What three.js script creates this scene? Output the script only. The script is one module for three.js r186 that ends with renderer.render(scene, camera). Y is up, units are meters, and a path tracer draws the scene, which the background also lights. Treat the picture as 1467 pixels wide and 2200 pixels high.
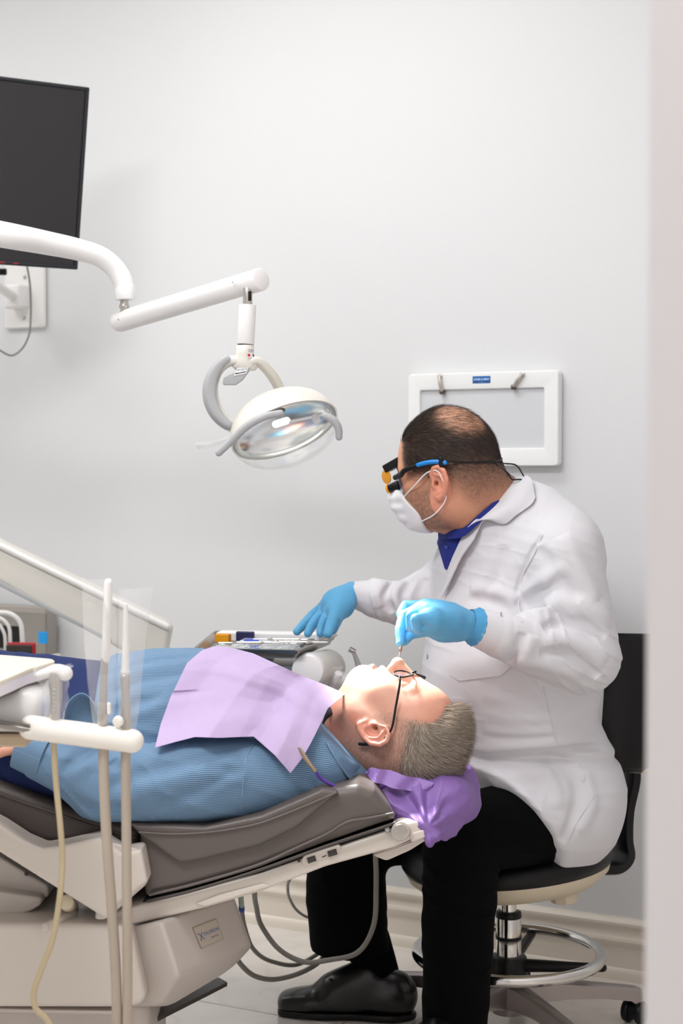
import * as THREE from 'three';
import { RoundedBoxGeometry } from 'three/addons/geometries/RoundedBoxGeometry.js';
import { mergeGeometries, mergeVertices, toCreasedNormals } from 'three/addons/utils/BufferGeometryUtils.js';
import { ImprovedNoise } from 'three/addons/math/ImprovedNoise.js';
import { RectAreaLightUniformsLib } from 'three/addons/lights/RectAreaLightUniformsLib.js';

// ------------------------------------------------------------------ camera, lights, exposure
const scene = new THREE.Scene();
const FPX = 3500, CAMH = 1.22, PITCH = Math.atan(100 / FPX);
const camera = new THREE.PerspectiveCamera(2 * Math.atan(1100 / FPX) * 180 / Math.PI, 1467 / 2200, 0.05, 60);
camera.position.set(0, CAMH, 0);
camera.rotation.set(-PITCH, 0, 0);
camera.focus = 3.1;
camera.userData.fStop = 4.5;
scene.add(camera);
scene.background = new THREE.Color(0x000000);

const renderer = new THREE.WebGLRenderer({ antialias: true });
renderer.toneMapping = THREE.LinearToneMapping;
renderer.toneMappingExposure = 0.72;
renderer.shadowMap.enabled = true;
RectAreaLightUniformsLib.init();

const CEIL = 2.88;
// the room's own axes: u along the back wall, n out of it
const V3 = (x = 0, y = 0, z = 0) => new THREE.Vector3(x, y, z);
const RT = -Math.atan2(0.469, 0.883), W0 = V3(-0.206, 0, -4.31), RU = V3(Math.cos(RT), 0, -Math.sin(RT)), RN = V3(Math.sin(RT), 0, Math.cos(RT));
const room = (u, y, n) => V3(W0.x + u * RU.x + n * RN.x, y, W0.z + u * RU.z + n * RN.z);
// ceiling light panels: [u, n, width along u, width along n, intensity]; the unseen corridor one is added to brighten the door jamb
const TROFFERS = [[0.25, 1.05, 1.2, 0.6, 8], [-1.7, 1.2, 1.2, 0.6, 8.2], [0.5, 2.75, 1.2, 0.6, 28], [2.6, 3.2, 0.6, 1.2, 11]];
for (const [u, n, w, d, i] of TROFFERS) {
  const l = new THREE.RectAreaLight(new THREE.Color(0.99, 0.985, 1.0), i, w, d);
  l.position.copy(room(u, CEIL - 0.03, n));
  l.rotation.set(-Math.PI / 2, 0, RT);
  l.name = 'ceiling_panel_glow';
  scene.add(l);
}

// ------------------------------------------------------------------ helpers
// a photograph pixel seen at horizontal distance D from the camera's place -> a point of the room (metres)
const cp = Math.cos(PITCH), sp = Math.sin(PITCH);
function P(px, py, D) {
  const x = (px - 733.5) / FPX, y = -(py - 1100) / FPX;
  const Y = y * cp - sp, Z = y * sp + cp;
  const s = D / Z;
  return V3(x * s, CAMH + Y * s, -D);
}
function rng(seed) { let s = seed >>> 0; return () => { s = (s + 0x6D2B79F5) >>> 0; let t = s; t = Math.imul(t ^ (t >>> 15), t | 1); t ^= t + Math.imul(t ^ (t >>> 7), t | 61); return ((t ^ (t >>> 14)) >>> 0) / 4294967296; }; }
const noise = new ImprovedNoise();
const nz = (x, y, z) => noise.noise(x + 31.7, y + 17.3, z + 57.1);
function fbm(x, y, z, o = 3) { let a = 0, w = 0.5; for (let i = 0; i < o; i++) { a += w * nz(x, y, z); x *= 2.03; y *= 2.01; z *= 2.05; w *= 0.5; } return a; }
const clamp = (x, a, b) => x < a ? a : x > b ? b : x;
const lerp = (a, b, t) => a + (b - a) * t;
const sstep = (a, b, x) => { const t = clamp((x - a) / (b - a), 0, 1); return t * t * (3 - 2 * t); };

// creased normals at millimetre scale (the addon groups vertices by hundredths of a unit)
function creased(g, a) { g.scale(2000, 2000, 2000); const c = toCreasedNormals(g, a); c.scale(1 / 2000, 1 / 2000, 1 / 2000); return c; }
const taken = {};
function numbered(n) { taken[n] = (taken[n] || 0) + 1; return taken[n] === 1 ? n : `${n}_${String(taken[n] - 1).padStart(3, '0')}`; }
function shadowy(m) { m.castShadow = true; m.receiveShadow = true; return m; }
// a thing: a Group at its base. Parts are given in room coordinates.
function thing(name, label, category, base, group, kind) {
  const g = new THREE.Group(); g.name = numbered(name);
  if (base) g.position.copy(base);
  if (label) g.userData.label = label;
  if (category) g.userData.category = category;
  if (group) g.userData.group = group;
  if (kind) g.userData.kind = kind;
  scene.add(g); return g;
}
function worldPos(o) { const p = V3(0, 0, 0); while (o && o !== scene) { p.add(o.position); o = o.parent; } return p; }
function part(parent, name, geo, mat, label) {
  const gs = Array.isArray(geo) ? merge(geo) : geo;
  const p = worldPos(parent); gs.translate(-p.x, -p.y, -p.z);
  const m = shadowy(new THREE.Mesh(gs, mat)); m.name = name;
  if (label) m.userData.label = label;
  parent.add(m); return m;
}
function one(name, geo, mat, label, category, group, kind) {   // a thing that is one mesh
  const gs = Array.isArray(geo) ? merge(geo) : geo;
  gs.computeBoundingBox(); const b = gs.boundingBox;
  const c = V3((b.min.x + b.max.x) / 2, b.min.y, (b.min.z + b.max.z) / 2);
  gs.translate(-c.x, -c.y, -c.z);
  const m = shadowy(new THREE.Mesh(gs, mat)); m.name = numbered(name); m.position.copy(c);
  if (label) m.userData.label = label; if (category) m.userData.category = category;
  if (group) m.userData.group = group; if (kind) m.userData.kind = kind;
  scene.add(m); return m;
}
function merge(list) {
  const l = list.map(g => { const h = g.index ? g.toNonIndexed() : g.clone(); for (const k of Object.keys(h.attributes)) if (!['position', 'normal', 'uv', 'color'].includes(k)) h.deleteAttribute(k); return h; });
  const hasC = l.some(g => g.attributes.color);
  for (const g of l) {
    const n = g.attributes.position.count;
    if (!g.attributes.normal) g.computeVertexNormals();
    if (!g.attributes.uv) g.setAttribute('uv', new THREE.BufferAttribute(new Float32Array(n * 2), 2));
    if (hasC && !g.attributes.color) g.setAttribute('color', new THREE.BufferAttribute(new Float32Array(n * 3).fill(1), 3));
    g.morphAttributes = {};
  }
  return mergeGeometries(l, false);
}
// a basis whose z axis is dir
function frameOf(dir, upHint = V3(0, 1, 0)) {
  const z = dir.clone().normalize(); let x = new THREE.Vector3().crossVectors(upHint, z);
  if (x.lengthSq() < 1e-6) x = new THREE.Vector3().crossVectors(V3(1, 0, 0), z);
  x.normalize(); const y = new THREE.Vector3().crossVectors(z, x);
  return { x, y, z };
}
function mat4(x, y, z, o) { return new THREE.Matrix4().makeBasis(x, y, z).setPosition(o); }
function rbox(w, h, d, r, c, rot) {
  const g = new RoundedBoxGeometry(w, h, d, 3, Math.min(r, w / 2.01, h / 2.01, d / 2.01));
  if (rot) g.applyMatrix4(new THREE.Matrix4().makeRotationFromEuler(new THREE.Euler(...rot, 'YXZ')));
  if (c) g.translate(c.x, c.y, c.z); return g;
}
function rod(a, b, ra, rb = ra, seg = 24, bev = 0) {          // a solid bar with chamfered ends
  const d = new THREE.Vector3().subVectors(b, a), L = d.length();
  const bv = Math.min(bev, ra * 0.9, rb * 0.9, L * 0.45);
  const pts = bv > 0
    ? [[0, 0], [ra - bv, 0], [ra - bv * 0.3, bv * 0.3], [ra, bv], [rb, L - bv], [rb - bv * 0.3, L - bv * 0.3], [rb - bv, L], [0, L]]
    : [[0, 0], [ra, 0], [rb, L], [0, L]];
  const g = creased(new THREE.LatheGeometry(pts.map(([r, y]) => new THREE.Vector2(Math.max(r, 1e-5), y)), seg), 0.7);
  const { x, y, z } = frameOf(d, Math.abs(d.y) > 0.9 * L ? V3(0, 0, 1) : V3(0, 1, 0));
  return g.applyMatrix4(mat4(y, z, x, a));
}
function curve(pts, closed = false, tension = 0.5) { return new THREE.CatmullRomCurve3(pts, closed, 'centripetal', tension); }
// tube with a radius that may vary along it, closed with rounded caps
function tube(pts, r, seg = 40, rad = 12, capped = true, closed = false) {
  const c = pts.isCurve ? pts : curve(pts, closed); const rf = typeof r === 'function' ? r : () => r;
  const rings = [], fr = c.computeFrenetFrames(seg, closed);
  const pos = [], idx = [], uv = []; const L = c.getLength();
  const push = (o, N, B, R, v) => { for (let j = 0; j <= rad; j++) { const a = j / rad * Math.PI * 2; pos.push(o.x + R * (Math.cos(a) * N.x + Math.sin(a) * B.x), o.y + R * (Math.cos(a) * N.y + Math.sin(a) * B.y), o.z + R * (Math.cos(a) * N.z + Math.sin(a) * B.z)); uv.push(a * R, v * L); } rings.push(pos.length / 3 - rad - 1); };
  const cap = 4;
  if (capped && !closed) for (let k = cap; k >= 1; k--) { const a = k / cap * Math.PI / 2 * 0.995, R = rf(0); const o = c.getPointAt(0).addScaledVector(fr.tangents[0], -Math.sin(a) * R); push(o, fr.normals[0], fr.binormals[0], R * Math.cos(a), 0); }
  for (let i = 0; i <= seg; i++) push(c.getPointAt(i / seg), fr.normals[i], fr.binormals[i], rf(i / seg), i / seg);
  if (capped && !closed) for (let k = 1; k <= cap; k++) { const a = k / cap * Math.PI / 2 * 0.995, R = rf(1); const o = c.getPointAt(1).addScaledVector(fr.tangents[seg], Math.sin(a) * R); push(o, fr.normals[seg], fr.binormals[seg], R * Math.cos(a), 1); }
  for (let i = 0; i + 1 < rings.length; i++) for (let j = 0; j < rad; j++) { const a = rings[i] + j, b = a + 1, d = rings[i + 1] + j, e = d + 1; idx.push(a, b, d, b, e, d); }
  const g = new THREE.BufferGeometry(); g.setAttribute('position', new THREE.Float32BufferAttribute(pos, 3)); g.setAttribute('uv', new THREE.Float32BufferAttribute(uv, 2)); g.setIndex(idx); g.computeVertexNormals(); return fixSeam(g, rings, rad);
}
function fixSeam(g, rings, rad) { const n = g.attributes.normal; for (const r of rings) { const x = n.getX(r) + n.getX(r + rad), y = n.getY(r) + n.getY(r + rad), z = n.getZ(r) + n.getZ(r + rad), l = Math.hypot(x, y, z) || 1; n.setXYZ(r, x / l, y / l, z / l); n.setXYZ(r + rad, x / l, y / l, z / l); } return g; }
// loft: rings of equally many points, closed around, optionally capped
function loft(rings, caps = true, crease = 0) {
  const n = rings[0].length, pos = [], uv = [], idx = [];
  rings.forEach((r, i) => { let u = 0; for (let j = 0; j <= n; j++) { const p = r[j % n]; if (j) u += p.distanceTo(r[j - 1]); pos.push(p.x, p.y, p.z); uv.push(u, i * 0.02); } });
  for (let i = 0; i + 1 < rings.length; i++) for (let j = 0; j < n; j++) { const a = i * (n + 1) + j, b = a + 1, c = a + n + 1, d = c + 1; idx.push(a, b, c, b, d, c); }
  if (caps) for (const e of [0, rings.length - 1]) {
    const c = V3(0, 0, 0); rings[e].forEach(p => c.add(p)); c.multiplyScalar(1 / n);
    const k = pos.length / 3; pos.push(c.x, c.y, c.z); uv.push(0, 0);
    for (let j = 0; j < n; j++) { const a = e * (n + 1) + j; e ? idx.push(a, a + 1, k) : idx.push(a + 1, a, k); }
  }
  let g = new THREE.BufferGeometry(); g.setAttribute('position', new THREE.Float32BufferAttribute(pos, 3)); g.setAttribute('uv', new THREE.Float32BufferAttribute(uv, 2)); g.setIndex(idx);
  if (crease) return creased(g, crease);
  g.computeVertexNormals(); return fixSeam(g, rings.map((_, i) => i * (n + 1)), n);
}
// extrude an outline of room points (all at about one distance) back along -z by depth, with bevel
function slab(outline, depth, bev = 0.006, seg = 3, curveSeg = 1) {
  const z0 = outline.reduce((s, p) => s + p.z, 0) / outline.length;
  const sh = new THREE.Shape(outline.map(p => new THREE.Vector2(p.x, p.y)));
  const g = new THREE.ExtrudeGeometry(sh, { depth: Math.max(depth - 2 * bev, 1e-4), bevelEnabled: bev > 0, bevelThickness: bev, bevelSize: bev, bevelOffset: -bev, bevelSegments: seg, curveSegments: curveSeg });
  g.translate(0, 0, z0 - depth + bev);
  return creased(g, 0.6);
}
function smoothOutline(pts, per = 6, closed = true) { const c = curve(pts, closed); return c.getPoints(pts.length * per).slice(0, closed ? -1 : undefined); }
// round the corners of a polygon (Vector3, coplanar)
function roundPoly(pts, r, n = 4) {
  const out = [];
  pts.forEach((p, i) => {
    const a = pts[(i + pts.length - 1) % pts.length], b = pts[(i + 1) % pts.length];
    const da = a.clone().sub(p), db = b.clone().sub(p); const ri = Math.min(r, da.length() * 0.45, db.length() * 0.45);
    const s = p.clone().addScaledVector(da.normalize(), ri), e = p.clone().addScaledVector(db.normalize(), ri);
    for (let k = 0; k <= n; k++) { const t = k / n; out.push(s.clone().multiplyScalar((1 - t) * (1 - t)).addScaledVector(p, 2 * t * (1 - t)).addScaledVector(e, t * t)); }
  });
  return out;
}

// ------------------------------------------------------------------ signed distance fields
const SD = {
  cap(a, b, ra, rb) { const ax = a.x, ay = a.y, az = a.z, bx = b.x - ax, by = b.y - ay, bz = b.z - az, il = 1 / (bx * bx + by * by + bz * bz || 1e-9), dr = rb - ra; return (x, y, z) => { const px = x - ax, py = y - ay, pz = z - az; let t = (px * bx + py * by + pz * bz) * il; t = t < 0 ? 0 : t > 1 ? 1 : t; const dx = px - t * bx, dy = py - t * by, dz = pz - t * bz; return Math.sqrt(dx * dx + dy * dy + dz * dz) - ra - dr * t; }; },
  chain(list) { const f = []; for (let i = 0; i + 1 < list.length; i++) f.push(SD.cap(list[i][0], list[i + 1][0], list[i][1], list[i + 1][1])); return (x, y, z) => { let d = 1e9; for (const q of f) { const e = q(x, y, z); if (e < d) d = e; } return d; }; },
  ell(c, rx, ry, rz, X = V3(1, 0, 0), Y = V3(0, 1, 0), Z = V3(0, 0, 1)) { const m = Math.min(rx, ry, rz); return (x, y, z) => { const px = x - c.x, py = y - c.y, pz = z - c.z; const a = (px * X.x + py * X.y + pz * X.z) / rx, b = (px * Y.x + py * Y.y + pz * Y.z) / ry, e = (px * Z.x + py * Z.y + pz * Z.z) / rz; const k0 = Math.sqrt(a * a + b * b + e * e); if (k0 < 1e-6) return -m; const k1 = Math.sqrt(a * a / (rx * rx) + b * b / (ry * ry) + e * e / (rz * rz)); return k0 * (k0 - 1) / k1; }; },
  rbox(c, hx, hy, hz, r, X = V3(1, 0, 0), Y = V3(0, 1, 0), Z = V3(0, 0, 1)) { return (x, y, z) => { const px = x - c.x, py = y - c.y, pz = z - c.z; const a = Math.abs(px * X.x + py * X.y + pz * X.z) - hx + r, b = Math.abs(px * Y.x + py * Y.y + pz * Y.z) - hy + r, e = Math.abs(px * Z.x + py * Z.y + pz * Z.z) - hz + r; const A = Math.max(a, 0), B = Math.max(b, 0), E = Math.max(e, 0); return Math.sqrt(A * A + B * B + E * E) + Math.min(Math.max(a, b, e), 0) - r; }; },
  plane(p, n) { const m = n.clone().normalize(), o = m.dot(p); return (x, y, z) => x * m.x + y * m.y + z * m.z - o; },   // negative behind n
};
const smin = (a, b, k) => { const h = Math.max(k - Math.abs(a - b), 0) / k; return Math.min(a, b) - h * h * k * 0.25; };
const smax = (a, b, k) => -smin(-a, -b, k);
function U(k, ...fs) { return (x, y, z) => { let d = fs[0](x, y, z); for (let i = 1; i < fs.length; i++) d = smin(d, fs[i](x, y, z), k); return d; }; }
function cut(k, a, ...b) { return (x, y, z) => { let d = a(x, y, z); for (const f of b) d = smax(d, -f(x, y, z), k); return d; }; }
function keep(k, a, ...b) { return (x, y, z) => { let d = a(x, y, z); for (const f of b) d = smax(d, f(x, y, z), k); return d; }; }
// naive surface nets on a box grid
function nets(sdf, lo, hi, h, opts = {}) {
  const nx = Math.ceil((hi.x - lo.x) / h) + 1, ny = Math.ceil((hi.y - lo.y) / h) + 1, nzz = Math.ceil((hi.z - lo.z) / h) + 1;
  const F = new Float32Array(nx * ny * nzz), S = 4, id = (i, j, k) => (k * ny + j) * nx + i;
  const lim = S * h * 0.5 * 1.75 * (opts.slack || 1.6) + 0.004;
  for (let K = 0; K < nzz; K += S) for (let J = 0; J < ny; J += S) for (let I = 0; I < nx; I += S) {
    const d = sdf(lo.x + (I + S / 2 - 0.5) * h, lo.y + (J + S / 2 - 0.5) * h, lo.z + (K + S / 2 - 0.5) * h), far = Math.abs(d) > lim;
    for (let k = K; k < Math.min(K + S, nzz); k++) for (let j = J; j < Math.min(J + S, ny); j++) for (let i = I; i < Math.min(I + S, nx); i++) F[id(i, j, k)] = far ? d : sdf(lo.x + i * h, lo.y + j * h, lo.z + k * h);
  }
  const vid = new Int32Array(nx * ny * nzz).fill(-1), pos = [], idx = [];
  const C = [[0, 0, 0], [1, 0, 0], [0, 1, 0], [1, 1, 0], [0, 0, 1], [1, 0, 1], [0, 1, 1], [1, 1, 1]], E = [[0, 1], [2, 3], [4, 5], [6, 7], [0, 2], [1, 3], [4, 6], [5, 7], [0, 4], [1, 5], [2, 6], [3, 7]];
  const v = new Float64Array(8);
  for (let k = 0; k < nzz - 1; k++) for (let j = 0; j < ny - 1; j++) for (let i = 0; i < nx - 1; i++) {
    let m = 0; for (let c = 0; c < 8; c++) { v[c] = F[id(i + C[c][0], j + C[c][1], k + C[c][2])]; if (v[c] < 0) m |= 1 << c; }
    if (m === 0 || m === 255) continue;
    let x = 0, y = 0, z = 0, n = 0;
    for (const [a, b] of E) { if ((v[a] < 0) === (v[b] < 0)) continue; const t = v[a] / (v[a] - v[b]); x += C[a][0] + t * (C[b][0] - C[a][0]); y += C[a][1] + t * (C[b][1] - C[a][1]); z += C[a][2] + t * (C[b][2] - C[a][2]); n++; }
    vid[id(i, j, k)] = pos.length / 3; pos.push(lo.x + (i + x / n) * h, lo.y + (j + y / n) * h, lo.z + (k + z / n) * h);
  }
  const quad = (a, b, c, d, f) => { if (a < 0 || b < 0 || c < 0 || d < 0) return; f ? idx.push(a, b, c, a, c, d) : idx.push(a, c, b, a, d, c); };
  for (let k = 1; k < nzz - 1; k++) for (let j = 1; j < ny - 1; j++) for (let i = 1; i < nx - 1; i++) {
    const s = F[id(i, j, k)] < 0;
    if (s !== F[id(i + 1, j, k)] < 0) quad(vid[id(i, j - 1, k - 1)], vid[id(i, j, k - 1)], vid[id(i, j, k)], vid[id(i, j - 1, k)], s);
    if (s !== F[id(i, j + 1, k)] < 0) quad(vid[id(i - 1, j, k - 1)], vid[id(i - 1, j, k)], vid[id(i, j, k)], vid[id(i, j, k - 1)], s);
    if (s !== F[id(i, j, k + 1)] < 0) quad(vid[id(i - 1, j - 1, k)], vid[id(i, j - 1, k)], vid[id(i, j, k)], vid[id(i - 1, j, k)], s);
  }
  const nv = pos.length / 3, nor = new Float32Array(nv * 3), uv = new Float32Array(nv * 2), col = opts.color ? new Float32Array(nv * 3) : null, e = h * (opts.eps || 0.5);
  for (let q = 0; q < nv; q++) {
    const x = pos[q * 3], y = pos[q * 3 + 1], z = pos[q * 3 + 2];
    let a = sdf(x + e, y, z) - sdf(x - e, y, z), b = sdf(x, y + e, z) - sdf(x, y - e, z), c = sdf(x, y, z + e) - sdf(x, y, z - e); const l = Math.hypot(a, b, c) || 1; a /= l; b /= l; c /= l;
    nor[q * 3] = a; nor[q * 3 + 1] = b; nor[q * 3 + 2] = c;
    if (opts.uv) { const w = opts.uv(x, y, z, a, b, c); uv[q * 2] = w[0]; uv[q * 2 + 1] = w[1]; } else { uv[q * 2] = x + z * 0.6; uv[q * 2 + 1] = y + z * 0.35; }
    if (col) { const w = opts.color(x, y, z, a, b, c); col[q * 3] = w[0]; col[q * 3 + 1] = w[1]; col[q * 3 + 2] = w[2]; }
  }
  const g = new THREE.BufferGeometry(); g.setAttribute('position', new THREE.Float32BufferAttribute(pos, 3)); g.setAttribute('normal', new THREE.BufferAttribute(nor, 3)); g.setAttribute('uv', new THREE.BufferAttribute(uv, 2)); if (col) g.setAttribute('color', new THREE.BufferAttribute(col, 3)); g.setIndex(idx); return g;
}
// a padded slab: an outline (room points at about one distance) run back by depth, all edges rounded by r
function padded(outline, depth, r, h = 0.006, wob = 0) {
  const z0 = outline.reduce((q, p) => q + p.z, 0) / outline.length, zc = z0 - depth / 2, n = outline.length, X = outline.map(p => p.x), Y = outline.map(p => p.y);
  const f = (x, y, z) => {
    let d = 1e9, sg = 1;
    for (let i = 0, j = n - 1; i < n; j = i++) { const ex = X[j] - X[i], ey = Y[j] - Y[i], wx = x - X[i], wy = y - Y[i]; let t = (wx * ex + wy * ey) / (ex * ex + ey * ey); t = t < 0 ? 0 : t > 1 ? 1 : t; const bx = wx - ex * t, by = wy - ey * t; const q = bx * bx + by * by; if (q < d) d = q; const c1 = y >= Y[i], c2 = y < Y[j], c3 = ex * wy > ey * wx; if ((c1 && c2 && c3) || (!c1 && !c2 && !c3)) sg = -sg; }
    const a = sg * Math.sqrt(d) + r, b = Math.abs(z - zc) - depth / 2 + r, A = Math.max(a, 0), B = Math.max(b, 0);
    return Math.sqrt(A * A + B * B) + Math.min(Math.max(a, b), 0) - r - (wob ? wob * nz(x * 9, y * 9, z * 7) : 0);
  };
  const bb = new THREE.Box3(); outline.forEach(p => bb.expandByPoint(p)); bb.min.z = z0 - depth; bb.max.z = z0; bb.expandByScalar(3 * h);
  return nets(f, bb.min, bb.max, h);
}
function grad(sdf, p, e = 0.002) { return V3(sdf(p.x + e, p.y, p.z) - sdf(p.x - e, p.y, p.z), sdf(p.x, p.y + e, p.z) - sdf(p.x, p.y - e, p.z), sdf(p.x, p.y, p.z + e) - sdf(p.x, p.y, p.z - e)).normalize(); }
// where the surface of a field lies under a photograph pixel (nearest approach when it is missed)
function onto(sdf, px, py, D0, D1, off = 0) {
  const a = P(px, py, D0), b = P(px, py, D1), d = b.clone().sub(a), L = d.length(); d.multiplyScalar(1 / L);
  let t = 0, best = 1e9, bt = 0, tp = 0; const at = q => sdf(a.x + d.x * q, a.y + d.y * q, a.z + d.z * q) - off;
  for (let i = 0; i < 240 && t < L; i++) { const e = at(t); if (e < best) { best = e; bt = t; } if (e < 0) { let lo = tp, hi = t; for (let k = 0; k < 12; k++) { const m = (lo + hi) / 2; at(m) < 0 ? hi = m : lo = m; } bt = lo; best = 0; break; } if (e < 0.0001) break; tp = t; t += Math.max(e * 0.5, 0.0003); }
  const p = a.clone().addScaledVector(d, bt);
  if (best > 0.001) { const g = grad(sdf, p); p.addScaledVector(g, -best); }
  return p;
}
// cloth: a Coons patch of four pixel edges (each a list of [px, py]) laid on a field, given a thickness
function polyAt(e, t) { let L = [0]; for (let i = 1; i < e.length; i++) L.push(L[i - 1] + Math.hypot(e[i][0] - e[i - 1][0], e[i][1] - e[i - 1][1])); const s = t * L[L.length - 1]; let i = 1; while (i < e.length - 1 && L[i] < s) i++; const u = (s - L[i - 1]) / (L[i] - L[i - 1] || 1); return [lerp(e[i - 1][0], e[i][0], u), lerp(e[i - 1][1], e[i][1], u)]; }
function coons(bottom, top, left, right, u, v) {      // bottom/top run left to right, left/right run bottom to top
  const b = polyAt(bottom, u), t = polyAt(top, u), l = polyAt(left, v), r = polyAt(right, v), q = [0, 0];
  for (const k of [0, 1]) q[k] = (1 - v) * b[k] + v * t[k] + (1 - u) * l[k] + u * r[k] - ((1 - u) * (1 - v) * bottom[0][k] + u * (1 - v) * bottom[bottom.length - 1][k] + (1 - u) * v * top[0][k] + u * v * top[top.length - 1][k]);
  return q;
}
function sheet(grid, thick, inward) {                  // grid[v][u] of points -> a thin closed cloth; inward(p) gives the direction of its back
  const nv = grid.length, nu = grid[0].length, pos = [], uv = [], idx = [];
  const nrm = (i, j) => { const a = grid[i][Math.min(j + 1, nu - 1)].clone().sub(grid[i][Math.max(j - 1, 0)]), b = grid[Math.min(i + 1, nv - 1)][j].clone().sub(grid[Math.max(i - 1, 0)][j]); return a.cross(b).normalize(); };
  let vlen = [0]; for (let i = 1; i < nv; i++) vlen.push(vlen[i - 1] + grid[i][nu >> 1].distanceTo(grid[i - 1][nu >> 1]));
  const flip = nrm(nv >> 1, nu >> 1).dot(inward ? inward : V3(0, 0, -1)) > 0 ? -1 : 1;
  for (const s of [0, 1]) for (let i = 0; i < nv; i++) { let u = 0; for (let j = 0; j < nu; j++) { const p = grid[i][j].clone(); if (j) u += grid[i][j].distanceTo(grid[i][j - 1]); if (s) p.addScaledVector(nrm(i, j), -thick * flip); pos.push(p.x, p.y, p.z); uv.push(u, vlen[i]); } }
  const N = nv * nu;
  const q = (a, b, c, d) => flip > 0 ? idx.push(a, b, d, a, d, c) : idx.push(a, d, b, a, c, d);
  for (let i = 0; i + 1 < nv; i++) for (let j = 0; j + 1 < nu; j++) { const a = i * nu + j; q(a, a + 1, a + nu, a + nu + 1); q(N + a + 1, N + a, N + a + nu + 1, N + a + nu); }
  for (let j = 0; j + 1 < nu; j++) { q(N + j, N + j + 1, j, j + 1); const a = (nv - 1) * nu + j; q(a, a + 1, N + a, N + a + 1); }
  for (let i = 0; i + 1 < nv; i++) { const a = i * nu; q(N + a, a, N + a + nu, a + nu); const b = a + nu - 1; q(b, N + b, b + nu, N + b + nu); }
  const g = new THREE.BufferGeometry(); g.setAttribute('position', new THREE.Float32BufferAttribute(pos, 3)); g.setAttribute('uv', new THREE.Float32BufferAttribute(uv, 2)); g.setIndex(idx); return creased(g, 0.9);
}
function patch(sdf, D0, D1, bottom, top, left, right, { nu = 24, nv = 24, off = 0.003, thick = 0.0015, lift } = {}) {
  const grid = []; for (let i = 0; i <= nv; i++) { const row = []; for (let j = 0; j <= nu; j++) { const u = j / nu, v = i / nv, [x, y] = coons(bottom, top, left, right, u, v); row.push(onto(sdf, x, y, D0, D1, off + (lift ? lift(u, v) : 0))); } grid.push(row); }
  return sheet(grid, thick);
}
const pl = (list) => list.map(([x, y, D]) => P(x, y, D));
// ------------------------------------------------------------------ materials
function dataTex(w, h, f, srgb = true, repeat = true) {
  const d = new Uint8Array(w * h * 4);
  for (let j = 0; j < h; j++) for (let i = 0; i < w; i++) { const c = f(i / w, j / h, i, j), k = (j * w + i) * 4; d[k] = clamp(c[0], 0, 255); d[k + 1] = clamp(c[1], 0, 255); d[k + 2] = clamp(c[2], 0, 255); d[k + 3] = c[3] === undefined ? 255 : c[3]; }
  const t = new THREE.DataTexture(d, w, h); t.magFilter = THREE.LinearFilter; t.minFilter = THREE.LinearMipmapLinearFilter; t.generateMipmaps = true;
  if (repeat) t.wrapS = t.wrapT = THREE.RepeatWrapping; if (srgb) t.colorSpace = THREE.SRGBColorSpace; t.needsUpdate = true; return t;
}
function rep(t, x, y) { const c = t.clone(); c.repeat.set(x, y); c.needsUpdate = true; return c; }
const tileNoise = (u, v, n, s) => { const a = u * Math.PI * 2, b = v * Math.PI * 2, R = n / 6.2832; return nz(Math.cos(a) * R + s, Math.sin(a) * R + Math.cos(b) * R, Math.sin(b) * R + s * 2); };
const grainTex = dataTex(256, 256, (u, v) => { const g = 128 + 70 * tileNoise(u, v, 24, 1) + 60 * tileNoise(u, v, 60, 5); return [g, g, g]; }, false);
const weaveTex = dataTex(128, 128, (u, v) => { const g = 128 + 60 * Math.sin(u * 32 * 6.2832) * Math.sin(v * 32 * 6.2832) + 40 * tileNoise(u, v, 20, 3); return [g, g, g]; }, false);
const std = (c, r = 0.6, m = 0, x = {}) => new THREE.MeshStandardMaterial({ color: c, roughness: r, metalness: m, ...x });
const phy = (c, r = 0.5, x = {}) => new THREE.MeshPhysicalMaterial({ color: c, roughness: r, ...x });
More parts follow.
